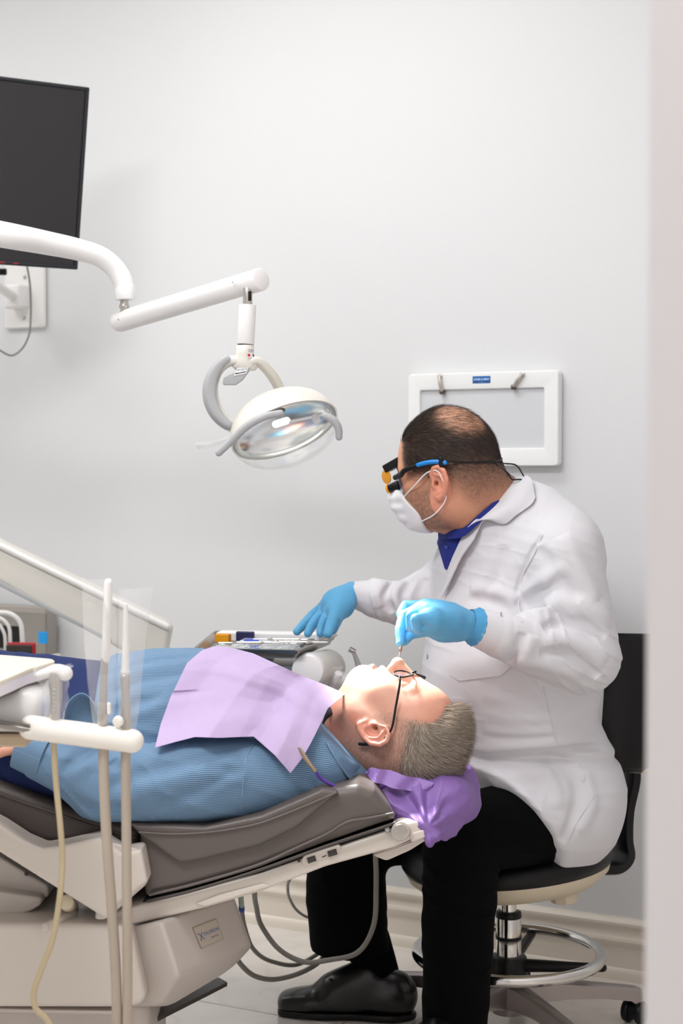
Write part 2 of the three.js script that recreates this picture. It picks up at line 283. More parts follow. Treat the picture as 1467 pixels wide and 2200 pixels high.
const M = {
  wall: std(0xe2e4e5, 0.62, 0, { bumpMap: rep(grainTex, 3, 3), bumpScale: 0.00035 }),
  ceiling: std(0xf2f1ef, 0.9),
  base: std(0xe9e0d2, 0.35),
  jamb: std(0xe5e0e0, 0.5),
  whitePlastic: phy(0xf4f3f1, 0.28, { clearcoat: 0.3, clearcoatRoughness: 0.2 }),
  lampWhite: phy(0xf3f2f1, 0.35),
  cream: phy(0xf9f5ec, 0.35, { clearcoat: 0.25, clearcoatRoughness: 0.25 }),
  ivory: phy(0xe4e1d8, 0.4),
  greyPlastic: phy(0xb4b6b8, 0.45),
  chairWhite: phy(0xded5cb, 0.38, { clearcoat: 0.15, clearcoatRoughness: 0.35 }),
  chairShell: phy(0xd3cac2, 0.42),
  vinyl: phy(0x645c58, 0.42, { bumpMap: rep(grainTex, 20, 20), bumpScale: 0.0002, sheen: 0.2, sheenRoughness: 0.5 }),
  vinylDark: phy(0x4a423e, 0.45, { bumpMap: rep(grainTex, 20, 20), bumpScale: 0.0002 }),
  blackPlastic: phy(0x0b0b0d, 0.38, { specularIntensity: 0.7 }),
  blackVinyl: phy(0x0b0a0c, 0.36, { specularIntensity: 0.6, bumpMap: rep(grainTex, 18, 18), bumpScale: 0.00025 }),
  darkScreen: phy(0x17151a, 0.22, { clearcoat: 0.5, clearcoatRoughness: 0.15 }),
  bezel: phy(0x1d2024, 0.35),
  chrome: std(0xd8d6d3, 0.12, 1),
  nickel: std(0xc6c1ba, 0.3, 0.85),
  steel: std(0xa9a49e, 0.32, 1),
  brushed: std(0xb9b2ab, 0.4, 0.75),
  aluminium: std(0xa8a09e, 0.36, 0.85),
  beigePlastic: phy(0xd8ccb2, 0.45),
  red: phy(0xb3202c, 0.4), blue: phy(0x1796e0, 0.4), orange: phy(0xf0a20c, 0.3),
  hose: phy(0xb3a697, 0.5), cordBeige: phy(0xc3b391, 0.5), hoseGrey: phy(0x8f8c84, 0.5), cable: phy(0x8f9492, 0.5),
  clear: new THREE.MeshPhysicalMaterial({ color: 0xffffff, roughness: 0.05, transmission: 0.97, thickness: 0, ior: 1.45, side: THREE.DoubleSide }),
  film: new THREE.MeshPhysicalMaterial({ color: 0xffffff, roughness: 0.1, transmission: 0.9, thickness: 0, ior: 1.45, side: THREE.DoubleSide }),
  mirror: std(0xe6eae8, 0.07, 1),
  bulb: new THREE.MeshStandardMaterial({ color: 0xffffff, emissive: 0xfff6ea, emissiveIntensity: 4 }),
  panelGlow: new THREE.MeshStandardMaterial({ color: 0xffffff, emissive: 0xfffaf4, emissiveIntensity: 3 }),
};
// ------------------------------------------------------------------ the room (its own axes: u along the back wall, n out of it)
const UL = -2.5, UR = 1.851, NF = 5.0, TH = 0.12, UC = 3.2;
function bx(u0, u1, y0, y1, n0, n1) {          // a box in room axes, uv in metres
  const g = new THREE.BoxGeometry(u1 - u0, y1 - y0, n1 - n0); const p = g.attributes.position, q = g.attributes.normal, t = g.attributes.uv;
  g.translate((u0 + u1) / 2, (y0 + y1) / 2, (n0 + n1) / 2);
  for (let i = 0; i < p.count; i++) { const ax = Math.abs(q.getX(i)), ay = Math.abs(q.getY(i)); t.setXY(i, ax > 0.5 ? p.getZ(i) : p.getX(i), ay > 0.5 ? p.getZ(i) : p.getY(i)); }
  return g;
}
function struct(name, geo, mat, label) {
  const m = shadowy(new THREE.Mesh(Array.isArray(geo) ? merge(geo) : geo, mat)); m.name = name; m.position.copy(W0); m.rotation.y = RT; m.userData.kind = 'structure'; if (label) m.userData.label = label; scene.add(m); return m;
}
struct('wall_back', bx(UL - TH, UC + TH, -0.05, CEIL + 0.1, -TH, 0), M.wall, 'smooth off-white painted wall behind the dentist');
struct('wall_left', bx(UL - TH, UL, -0.05, CEIL + 0.1, 0, NF), M.wall, 'off-white wall at the foot end of the dental chair');
struct('wall_right', [bx(UR, UR + TH, -0.05, CEIL + 0.1, 0, 2.53), bx(UR, UR + TH, 2.15, CEIL + 0.1, 2.53, 3.75), bx(UR, UR + TH, -0.05, CEIL + 0.1, 3.75, NF)], M.jamb, 'pale wall with the doorway the view passes through');
struct('wall_front', bx(UL - TH, UC + TH, -0.05, CEIL + 0.1, NF, NF + TH), M.wall, 'off-white wall opposite the dentist');
struct('wall_corridor', bx(UC, UC + TH, -0.05, CEIL + 0.1, 0, NF), M.wall, 'off-white wall of the corridor outside the doorway');
struct('ceiling', bx(UL - TH, UC + TH, CEIL, CEIL + 0.1, -TH, NF + TH), M.ceiling, 'flat white ceiling with light panels');
// door casing
struct('trim_1', [bx(UR - 0.012, UR + TH + 0.012, 0, 2.16, 2.515, 2.53 + 0.012), bx(UR - 0.012, UR + TH + 0.012, 2.138, 2.16, 2.53, 3.75)], M.jamb, 'pale painted casing of the doorway');
// floor: grout bed with glossy stone tiles laid on it
const floor = struct('floor', bx(UL - TH, UC + TH, -0.1, -0.006, -TH, NF + TH), std(0x9d938a, 0.8), 'glossy pale stone tile floor');
{
  const S = 0.61, gap = 0.004;
  const veins = [1, 2, 3].map(s => dataTex(256, 256, (u, v) => { const w = 0.8 * tileNoise(u, v, 4, s * 3); const a = Math.abs(tileNoise(u + w * 0.3, v + w * 0.2, 6, s)); const k = Math.exp(-a * 16) * 9 + 9 * tileNoise(u, v, 5, s + 9); return [232 - k, 226 - k * 1.05, 219 - k * 1.15]; }));
  const tm = veins.map(t => phy(0xffffff, 0.16, { map: t, clearcoat: 0.4, clearcoatRoughness: 0.08 }));
  const tg = new RoundedBoxGeometry(S - gap, 0.008, S - gap, 1, 0.0015);
  let k = 0; const R = rng(5);
  for (let u = UL + S / 2; u < UC + S / 2; u += S) for (let n = S / 2; n < NF + S / 2; n += S) {
    const m = shadowy(new THREE.Mesh(tg, tm[Math.floor(R() * 3)])); m.name = 'tile'; m.position.set(u, -0.004, n); m.rotation.y = Math.floor(R() * 4) * Math.PI / 2; floor.add(m); k++;
  }
}
// moulded baseboards
{
  const prof = [[0, 0], [0.022, 0], [0.022, 0.016], [0.018, 0.024], [0.0135, 0.028], [0.0135, 0.078], [0.0165, 0.082], [0.021, 0.088], [0.0225, 0.094], [0.020, 0.1], [0.0155, 0.103], [0.0125, 0.109], [0.0125, 0.121], [0.0155, 0.126], [0.019, 0.130], [0.019, 0.136], [0.015, 0.141], [0.009, 0.1455], [0, 0.1465]];
  const mk = (name, a, b) => {                                   // a -> b along the foot of a wall, room inward to the left of travel
    const sh = new THREE.Shape(prof.map(([x, y]) => new THREE.Vector2(x, y))); const d = b.clone().sub(a), L = d.length(); d.normalize();
    const g = creased(new THREE.ExtrudeGeometry(sh, { depth: L, bevelEnabled: false }), 0.5);
    const inw = new THREE.Vector3().crossVectors(d, V3(0, 1, 0)); g.applyMatrix4(mat4(inw, V3(0, 1, 0), d.clone().negate(), b)); return struct(name, g, M.base, 'cream moulded baseboard');
  };
  mk('baseboard_back', V3(UL, 0, 0), V3(UR, 0, 0)).userData.label = 'cream moulded baseboard along the back wall';
  mk('baseboard_left', V3(UL, 0, NF), V3(UL, 0, 0)).userData.label = 'cream moulded baseboard along the foot-end wall';
  mk('baseboard_right', V3(UR, 0, 0), V3(UR, 0, 2.5)).userData.label = 'cream moulded baseboard along the doorway wall';
}
// ceiling troffers
TROFFERS.forEach(([u, n, w, d], i) => {
  const t = thing('ceiling_light', ['flat ceiling light panel by the back wall above the dental light', 'flat ceiling light panel at the foot end of the chair', 'flat ceiling light panel inside the doorway', 'flat ceiling light panel added in the unseen corridor to brighten the door jamb'][i], 'ceiling light', room(u, CEIL - 0.035, n), 'ceiling light panels');
  t.rotation.y = RT;
  const fr = [[-w / 2 - 0.02, 0, 0.04, d + 0.08], [w / 2 + 0.02, 0, 0.04, d + 0.08], [0, -d / 2 - 0.02, w, 0.04], [0, d / 2 + 0.02, w, 0.04]].map(([a, b, e, f]) => rbox(e, 0.033, f, 0.004, V3(a, 0.0185, b)));
  const m = shadowy(new THREE.Mesh(merge(fr), M.whitePlastic)); m.name = 'frame'; t.add(m);
  const p = shadowy(new THREE.Mesh(rbox(w, 0.006, d, 0.002, V3(0, 0.028, 0)), M.panelGlow)); p.name = 'diffuser'; t.add(p);
});

// ------------------------------------------------------------------ television on a swivel wall mount
{
  const a = 0.54, tl = 0.19, w = V3(Math.cos(a), 0, -Math.sin(a)), n0 = V3(Math.sin(a), 0, Math.cos(a));
  const up = V3(0, Math.cos(tl), 0).addScaledVector(n0, Math.sin(tl)), n = n0.clone().multiplyScalar(Math.cos(tl)).addScaledVector(V3(0, 1, 0), -Math.sin(tl));
  const TR = P(188, 188, 4.1), Wd = 0.78, Hh = 0.452, c = TR.clone().addScaledVector(w, -Wd / 2).addScaledVector(up, -Hh / 2);
  const B = mat4(w, up, n, c), put = g => g.applyMatrix4(B);
  const tv = thing('television', 'black flat screen television tilted down on wall mount', 'television', P(60, 630, 4.66));
  const frame = []; const bw = 0.01;
  for (const [x, y, e, f] of [[0, Hh / 2 - bw / 2, Wd, bw], [0, -Hh / 2 + bw / 2, Wd, bw], [-Wd / 2 + bw / 2, 0, bw, Hh], [Wd / 2 - bw / 2, 0, bw, Hh]]) frame.push(put(rbox(e, f, 0.034, 0.004, V3(x, y, 0))));
  part(tv, 'bezel', frame, M.bezel);
  part(tv, 'screen', put(rbox(Wd - 0.015, Hh - 0.015, 0.01, 0.002, V3(0, 0, 0.006))), M.darkScreen);
  part(tv, 'back_cover', put(rbox(Wd - 0.06, Hh - 0.05, 0.05, 0.018, V3(0, 0, -0.032))), M.blackPlastic);
  for (let i = 0; i < 4; i++) part(tv, 'indicator', put(rbox(0.012, 0.003, 0.002, 0.0008, V3(0.12 + i * 0.035, -Hh / 2 + 0.006, 0.0172))), M.red, 'tiny red control mark');
  // wall plate, arm, cable
  const pu = 0.03; const wp = (px, py) => { const p0 = P(px, py, 1), d = p0.clone().sub(camera.position); const den = d.dot(RN); const t = W0.clone().sub(camera.position).dot(RN) / den; return camera.position.clone().addScaledVector(d, t); };
  const pa = wp(14, 545), pb = wp(102, 706); const cu = pa.clone().add(pb).multiplyScalar(0.5); const wdt = Math.hypot(pb.x - pa.x, pb.z - pa.z);
  const plate = rbox(wdt, 0.235, 0.012, 0.006).applyMatrix4(mat4(RU, V3(0, 1, 0), RN, V3(cu.x, cu.y + 0.01, cu.z).addScaledVector(RN, 0.0075)));
  const pt = part(tv, 'wall_plate', plate, M.whitePlastic, 'white steel wall plate');
  for (const [x, y] of [[60, 596], [58, 684]]) { const q = wp(x, y).addScaledVector(RN, 0.012); part(pt, 'bolt', rod(q, q.clone().addScaledVector(RN, 0.006), 0.006, 0.005, 12, 0.001), M.nickel); }
  const hub = wp(52, 640).addScaledVector(RN, 0.012); part(tv, 'pivot_bracket', [rbox(0.06, 0.07, 0.05, 0.01).applyMatrix4(mat4(RU, V3(0, 1, 0), RN, hub.clone().addScaledVector(RN, 0.02)))], M.whitePlastic);
  const e1 = P(-40, 590, 4.35), e2 = c.clone().addScaledVector(n, -0.05);
  part(tv, 'arm', [rod(hub.clone().addScaledVector(RN, 0.04), e1, 0.014, 0.014, 16), rod(e1, e2, 0.014, 0.014, 16), rbox(0.2, 0.2, 0.02, 0.004).applyMatrix4(mat4(w, up, n, e2))], M.whitePlastic);
  part(tv, 'arm_joint', [rod(P(-18, 584, 4.33), P(14, 584, 4.33), 0.009, 0.009, 16, 0.002)], M.blackPlastic);
  part(tv, 'cable', tube([P(52, 540, 4.3), ...pl([[58, 570, 4.45], [65, 620, 4.55], [66, 680, 4.58], [62, 720, 4.58], [45, 752, 4.57], [25, 764, 4.56], [5, 756, 4.55], [-25, 730, 4.5]])], 0.0028, 60, 8), M.cable);
}

// ------------------------------------------------------------------ X-ray film viewer on the back wall
{
  const wp = (px, py) => { const d = P(px, py, 1).sub(camera.position); const t = W0.clone().sub(camera.position).dot(RN) / d.dot(RN); return camera.position.clone().addScaledVector(d, t); };
  const a = wp(888, 1000), b = wp(1209, 797); const ctr = a.clone().add(b).multiplyScalar(0.5); const Wd = Math.hypot(b.x - a.x, b.z - a.z), Hh = b.y - a.y + 0.002;
  const put = g => g.applyMatrix4(mat4(RU, V3(0, 1, 0), RN, ctr.clone().addScaledVector(RN, 0.0015))); const D = 0.0295;
  const v = thing('film_viewer', 'white wall-mounted x-ray film viewer with grey panel behind the dentist', 'film viewer', V3(ctr.x, a.y, ctr.z));
  const bw = 0.036, bt = 0.043, sh = new THREE.Shape(); const hw = Wd / 2, hh = Hh / 2, r = 0.012;
  const rr = (s, x0, y0, x1, y1, r) => { s.moveTo(x0 + r, y0); s.lineTo(x1 - r, y0); s.quadraticCurveTo(x1, y0, x1, y0 + r); s.lineTo(x1, y1 - r); s.quadraticCurveTo(x1, y1, x1 - r, y1); s.lineTo(x0 + r, y1); s.quadraticCurveTo(x0, y1, x0, y1 - r); s.lineTo(x0, y0 + r); s.quadraticCurveTo(x0, y0, x0 + r, y0); };
  rr(sh, -hw, -hh, hw, hh, r); const ho = new THREE.Path(); rr(ho, -hw + bw - 0.004, -hh + bt, hw - bw, hh - bt + 0.002, 0.005); sh.holes.push(ho);
  part(v, 'housing', put(creased(new THREE.ExtrudeGeometry(sh, { depth: D - 0.005, bevelEnabled: true, bevelThickness: 0.0025, bevelSize: 0.0025, bevelOffset: -0.0025, bevelSegments: 3 }).translate(0, 0, 0.0025), 0.6)), phy(0xf6f8f7, 0.35));
  part(v, 'viewing_panel', put(rbox(Wd - 2 * bw + 0.01, Hh - 2 * bt + 0.01, 0.01, 0.001, V3(0, 0, 0.016))), phy(0xd9dcdf, 0.3));
  const g = [[-0.128, 1], [0.071, -1]];
  [[[957, 810], [962, 843]], [[1133, 806], [1115, 833]]].forEach(([p, q]) => {
    const A = wp(...p).addScaledVector(RN, D), B = wp(...q).addScaledVector(RN, D + 0.004);
    const c = part(v, 'film_clip', [rod(A, A.clone().addScaledVector(RN, 0.008), 0.0065, 0.006, 16, 0.001), tube([A.clone().addScaledVector(RN, 0.008), A.clone().lerp(B, 0.5).addScaledVector(RN, 0.007), B], t => 0.004 + 0.002 * t, 12, 10)], M.nickel, 'small metal spring clip');
    part(c, 'roller', rod(B.clone().addScaledVector(RU, -0.006), B.clone().addScaledVector(RU, 0.006), 0.0062, 0.0062, 16, 0.001), phy(0x5b4a40, 0.5));
  });
  // blue maker's badge
  const cv = document.createElement('canvas'); cv.width = 256; cv.height = 100; const x = cv.getContext('2d'); x.fillStyle = '#1366b4'; x.fillRect(0, 0, 256, 100); x.fillStyle = '#0f4f94'; x.fillRect(0, 66, 256, 34); x.fillStyle = '#e9f3fb'; x.font = 'bold 40px sans-serif'; x.textAlign = 'center'; x.fillText('STAR X-RAY', 128, 58, 236); x.fillStyle = '#7fb3e0'; x.fillRect(90, 78, 76, 5);
  const tx = new THREE.CanvasTexture(cv); tx.colorSpace = THREE.SRGBColorSpace; const bc = wp(1045, 817).addScaledVector(RN, D + 0.001);
  const bg = new THREE.BoxGeometry(0.047, 0.0175, 0.002); part(v, 'badge', bg.applyMatrix4(mat4(RU, V3(0, 1, 0), RN, bc)), phy(0xffffff, 0.35, { map: tx }), 'blue badge with white lettering');
  for (const [px, py] of [[893, 829], [1200, 822], [1199, 978], [1131, 995]]) { const q = wp(px, py).addScaledVector(RN, D - 0.001); part(v, 'screw', rod(q, q.clone().addScaledVector(RN, 0.002), 0.0035, 0.003, 12, 0.0005), M.nickel); }
}
// ------------------------------------------------------------------ dental operating light on its articulated arm
{
  const LD = 3.35, C = P(612, 925, LD), aim = P(840, 1425, 3.05);
  const t = thing('dental_light', 'white dental operating light with grey yoke on jointed arm', 'dental light', P(-400, 2150, 3.75).setY(0));
  // post (out of the picture on the left), first arm with its bend
  const post = P(-400, 470, 3.75);
  part(t, 'post', [rod(V3(post.x, 0.02, post.z), V3(post.x, post.y + 0.12, post.z), 0.03, 0.03, 28, 0.004), rod(V3(post.x, 0, post.z), V3(post.x, 0.03, post.z), 0.13, 0.12, 40, 0.006)], M.lampWhite);
  const a1 = [post.clone().add(V3(0, 0.03, 0)), P(-200, 466, 3.6), ...pl([[0, 503, 3.5], [100, 522, 3.57], [170, 537, 3.61], [218, 553, 3.63], [248, 578, 3.64], [263, 603, 3.64], [267.5, 622, 3.64]])];
  part(t, 'upper_arm', tube(a1, s => lerp(0.0285, 0.0222, sstep(0.55, 1, s)), 90, 28, true), M.lampWhite);
  part(t, 'arm_collar', rod(P(267, 612, 3.64), P(269, 644, 3.64), 0.0226, 0.0228, 36, 0.002), M.lampWhite);
  part(t, 'arm_pin', [rod(P(267, 644, 3.64), P(267, 672, 3.64), 0.0095, 0.0095, 24, 0.001), rod(P(267, 655, 3.64), P(267, 662, 3.64), 0.0115, 0.0115, 24, 0.001)], M.nickel);
  const b0 = P(259, 691, 3.66), b1 = P(541, 606, 3.36);
  const bd = b1.clone().sub(b0).normalize();
  part(t, 'lower_arm', [tube([b0, b0.clone().lerp(b1, 0.5), b1.clone().addScaledVector(bd, -0.01)], 0.0232, 20, 36, true)], M.lampWhite);
  part(t, 'arm_end_cap', rod(b1.clone().addScaledVector(bd, -0.035), b1.clone().addScaledVector(bd, 0.03), 0.0236, 0.0236, 40, 0.004), M.lampWhite);
  for (const [x, y] of [[500, 607], [255, 687]]) { const q = P(x, y, 3.36); part(t, 'set_screw', rod(q.clone().add(V3(0, 0, 0)), q.clone().add(V3(0, 0, 0.012)), 0.0014, 0.0014, 8), M.greyPlastic); }
  part(t, 'swivel_pin', rod(P(532, 618, LD), P(532, 662, LD), 0.0098, 0.0098, 24, 0.001), M.nickel);
  part(t, 'pin_slot', rbox(0.007, 0.02, 0.004, 0.0018, P(537, 637, LD).add(V3(0.0, 0, 0.0085))), M.blackPlastic);
  part(t, 'drop_tube', rod(P(532, 655, LD), P(527.5, 740, LD), 0.0178, 0.0182, 40, 0.0018), M.lampWhite);
  part(t, 'joint_gap', rod(P(527.5, 738, LD), P(527.5, 744, LD), 0.0165, 0.0165, 32), M.blackPlastic);
  // ivory hub with printed mark
  const hubG = loft([[742, 0.0182, 0.0182, 526.5], [760, 0.0188, 0.0185, 526], [775, 0.022, 0.02, 526], [788, 0.027, 0.021, 527], [796, 0.02, 0.016, 528]].map(([y, rx, rz, cx]) => { const c = P(cx, y, LD); return Array.from({ length: 32 }, (_, i) => c.clone().add(V3(Math.cos(i / 32 * 6.2832) * rx, 0, -Math.sin(i / 32 * 6.2832) * rz))); }));
  part(t, 'yoke_hub', hubG, M.ivory);
  const cv = document.createElement('canvas'); cv.width = 128; cv.height = 160; const x = cv.getContext('2d'); x.fillStyle = '#e9e5da'; x.fillRect(0, 0, 128, 160); x.fillStyle = '#5b4fb0'; x.font = 'italic bold 66px serif'; x.textAlign = 'center'; x.fillText('TPC', 66, 66, 118); x.fillStyle = '#d4202a'; x.fillRect(6, 92, 36, 44); x.fillStyle = '#3c3f98'; x.fillRect(88, 92, 34, 44);
  const tx = new THREE.CanvasTexture(cv); tx.colorSpace = THREE.SRGBColorSpace;
  { const c = P(538, 761, LD), R = 0.0192, g = new THREE.CylinderGeometry(R, 0.0212, 0.02, 16, 1, true, 0.3, 0.95); const cc = P(526, 760, LD); g.translate(cc.x, cc.y, cc.z); part(t, 'maker_mark', g, phy(0xffffff, 0.4, { map: tx, side: THREE.DoubleSide }), 'small red and blue printed mark'); }
  // yoke: left limb grey clad, right limb ivory
  const sec = (pts, w, h) => { const c = curve(pts), N = 36, rings = []; for (let i = 0; i <= N; i++) { const s = i / N, p = c.getPointAt(s), T = c.getTangentAt(s), B = V3(0.25, 0.1, 0.96).addScaledVector(T, -T.dot(V3(0.25, 0.1, 0.96))).normalize(), Nn = new THREE.Vector3().crossVectors(B, T); const e = i === 0 || i === N ? 0.55 : i === 1 || i === N - 1 ? 0.88 : 1; rings.push(Array.from({ length: 20 }, (_, j) => { const a = j / 20 * 6.2832, ca = Math.cos(a), sa = Math.sin(a); return p.clone().addScaledVector(B, Math.sign(ca) * Math.pow(Math.abs(ca), 0.7) * w(s) * e).addScaledVector(Nn, Math.sign(sa) * Math.pow(Math.abs(sa), 0.7) * h(s) * e); })); } return loft(rings); };
  part(t, 'yoke_limb', sec(pl([[525, 781, LD], [500, 775, LD], [474, 789, LD + 0.0], [458, 822, LD], [460, 862, LD], [476, 895, LD], [503, 921, LD], [520, 928, LD]]), () => 0.0155, () => 0.0105), M.ivory);
  part(t, 'grip_pad', sec(pl([[494, 768, LD - 0.006], [474, 781, LD - 0.008], [455, 812, LD - 0.008], [450, 848, LD - 0.008], [460, 882, LD - 0.008], [480, 907, LD - 0.006], [501, 920, LD - 0.004]]), () => 0.018, s => 0.0125 * (0.7 + 0.4 * Math.sin(s * 3.14))), M.greyPlastic);
  part(t, 'yoke_limb', sec(pl([[530, 781, LD], [552, 776, LD + 0.005], [576, 796, LD + 0.02], [596, 826, LD + 0.045], [612, 858, LD + 0.06]]), () => 0.019, () => 0.009), M.ivory);
  part(t, 'control_box', slab(roundPoly(pl([[492, 805, LD - 0.018], [545, 781, LD - 0.018], [520, 815, LD - 0.018], [505, 826, LD - 0.018], [478, 826, LD - 0.018], [480, 812, LD - 0.018]]), 0.0015, 2), 0.034, 0.0012), M.greyPlastic);
  const lc = document.createElement('canvas'); lc.width = 200; lc.height = 120; const lx = lc.getContext('2d'); lx.fillStyle = '#eceeee'; lx.fillRect(0, 0, 200, 120); lx.fillStyle = '#4a4d50'; lx.font = 'bold 30px sans-serif'; lx.fillText('24V  4-07  10', 14, 44, 172); lx.fillRect(12, 76, 170, 20);
  const ltx = new THREE.CanvasTexture(lc); ltx.colorSpace = THREE.SRGBColorSpace;
  { const q = pl([[502, 808, LD - 0.019], [529, 802, LD - 0.019], [534, 788, LD - 0.019], [509, 790, LD - 0.019]]); const g = new THREE.BufferGeometry(); g.setAttribute('position', new THREE.Float32BufferAttribute(q.flatMap(p => [p.x, p.y, p.z]), 3)); g.setAttribute('uv', new THREE.Float32BufferAttribute([0, 0, 1, 0, 1, 1, 0, 1], 2)); g.setIndex([0, 1, 2, 0, 2, 3]); g.computeVertexNormals(); part(t, 'rating_label', g, std(0xffffff, 0.5, 0, { map: ltx, side: THREE.DoubleSide }), 'small white printed label'); }
  // head
  const n = aim.clone().sub(C).normalize(); let a = V3(1, 0, 0); a.addScaledVector(n, -a.dot(n)).normalize(); const b = new THREE.Vector3().crossVectors(n, a);   // a: long axis, b: short axis, n: towards the patient
  const B = mat4(a, b, n, C); const RA = 0.116, RB = 0.088, DP = 0.088;
  const shell = (f0, f1, ra, rb, dep, power = 0.5) => { const rings = []; for (let i = 0; i <= 16; i++) { const s = lerp(f0, f1, i / 16), r = Math.pow(Math.max(1 - s * s, 0), power); rings.push(Array.from({ length: 56 }, (_, j) => { const q = j / 56 * 6.2832; return V3(Math.cos(q) * ra * Math.max(r, 0.002), Math.sin(q) * rb * Math.max(r, 0.002), -s * dep).applyMatrix4(B); })); } return rings; };
  const out = shell(0, 0.9995, RA, RB, DP), inn = shell(0, 0.9995, RA - 0.0035, RB - 0.0035, DP - 0.006).reverse();
  part(t, 'lamp_housing', loft([...inn, ...out], false, 0.8), M.ivory);
  part(t, 'reflector', loft(shell(0.01, 0.985, RA - 0.005, RB - 0.005, 0.05), false), new THREE.MeshStandardMaterial({ color: 0xe9eeec, roughness: 0.2, metalness: 1, side: THREE.DoubleSide }));
  const bp = V3(0, 0, -0.02).applyMatrix4(B);
  part(t, 'bulb', [tube([V3(-0.012, 0, -0.022).applyMatrix4(B), V3(0, 0, -0.022).applyMatrix4(B), V3(0.012, 0, -0.022).applyMatrix4(B)], 0.0075, 8, 14)], M.bulb);
  part(t, 'bulb_bracket', [rod(V3(0.012, 0.0, -0.018).applyMatrix4(B), V3(RA - 0.012, 0.004, -0.004).applyMatrix4(B), 0.003, 0.003, 12), rod(V3(0.07, 0.0, -0.012).applyMatrix4(B), V3(0.07, 0, 0.004).applyMatrix4(B), 0.009, 0.008, 20, 0.001)], M.whitePlastic);
  const sh = shell(0.0, 0.9995, RA - 0.001, RB - 0.001, -0.068, 0.4); part(t, 'shield', loft(sh, false), M.clear, 'clear plastic splash shield');
  // handles: grey bars at both ends
  const hl = (pts, r) => tube(pts.map(p => V3(...p).applyMatrix4(B)), r, 30, 16);
  part(t, 'handle', tube(pl([[602, 888, LD - 0.095], [566, 896, LD - 0.105], [530, 916, LD - 0.1], [498, 946, LD - 0.09], [470, 973, LD - 0.085]]), s => 0.0082 - 0.002 * Math.abs(s - 0.5), 30, 16), M.greyPlastic);
  part(t, 'handle', tube(pl([[698, 893, LD - 0.075], [716, 903, LD - 0.075], [727, 921, LD - 0.07], [728, 939, LD - 0.065]]), s => 0.0082 - 0.002 * Math.abs(s - 0.5), 30, 16), M.greyPlastic);
  // clear film sleeve on the left handle
  const F = pl([[522, 924, LD - 0.06], [480, 940, LD - 0.07], [445, 950, LD - 0.075], [418, 948, LD - 0.075]]), G = pl([[520, 934, LD - 0.05], [480, 953, LD - 0.055], [450, 962, LD - 0.06], [424, 966, LD - 0.06]]);
  part(t, 'film_sleeve', sheet([F, F.map((p, i) => p.clone().lerp(G[i], 0.5).add(V3(0, 0, 0.008))), G], 0.0004), M.film, 'clear film on the handle');
  const l = new THREE.SpotLight(new THREE.Color(1, 0.97, 0.93), 14, 0, 0.27, 0.75, 2); l.name = 'operating_beam'; l.position.copy(C).addScaledVector(n, 0.05); l.castShadow = true; l.shadow.radius = 2.2; l.target.position.copy(aim); scene.add(l, l.target);
}
// a pixel seen on a level plane at height Y
function G(px, py, Y) { const d = P(px, py, 1).sub(camera.position); const t = (Y - CAMH) / d.y; return camera.position.clone().addScaledVector(d, t); }
// convex solid bounded by planes through point triples, edges rounded by k
function hull(triples, inside, k) { const ps = triples.map(([a, b, c]) => { const n = b.clone().sub(a).cross(c.clone().sub(a)).normalize(); if (n.dot(inside.clone().sub(a)) > 0) n.negate(); return SD.plane(a, n); }); return (x, y, z) => { let d = -1e9; for (const p of ps) d = d < -1e8 ? p(x, y, z) : smax(d, p(x, y, z), k); return d; }; }
const stripLine = (pts, r, seg = 60) => tube(pts, r, seg, 8);

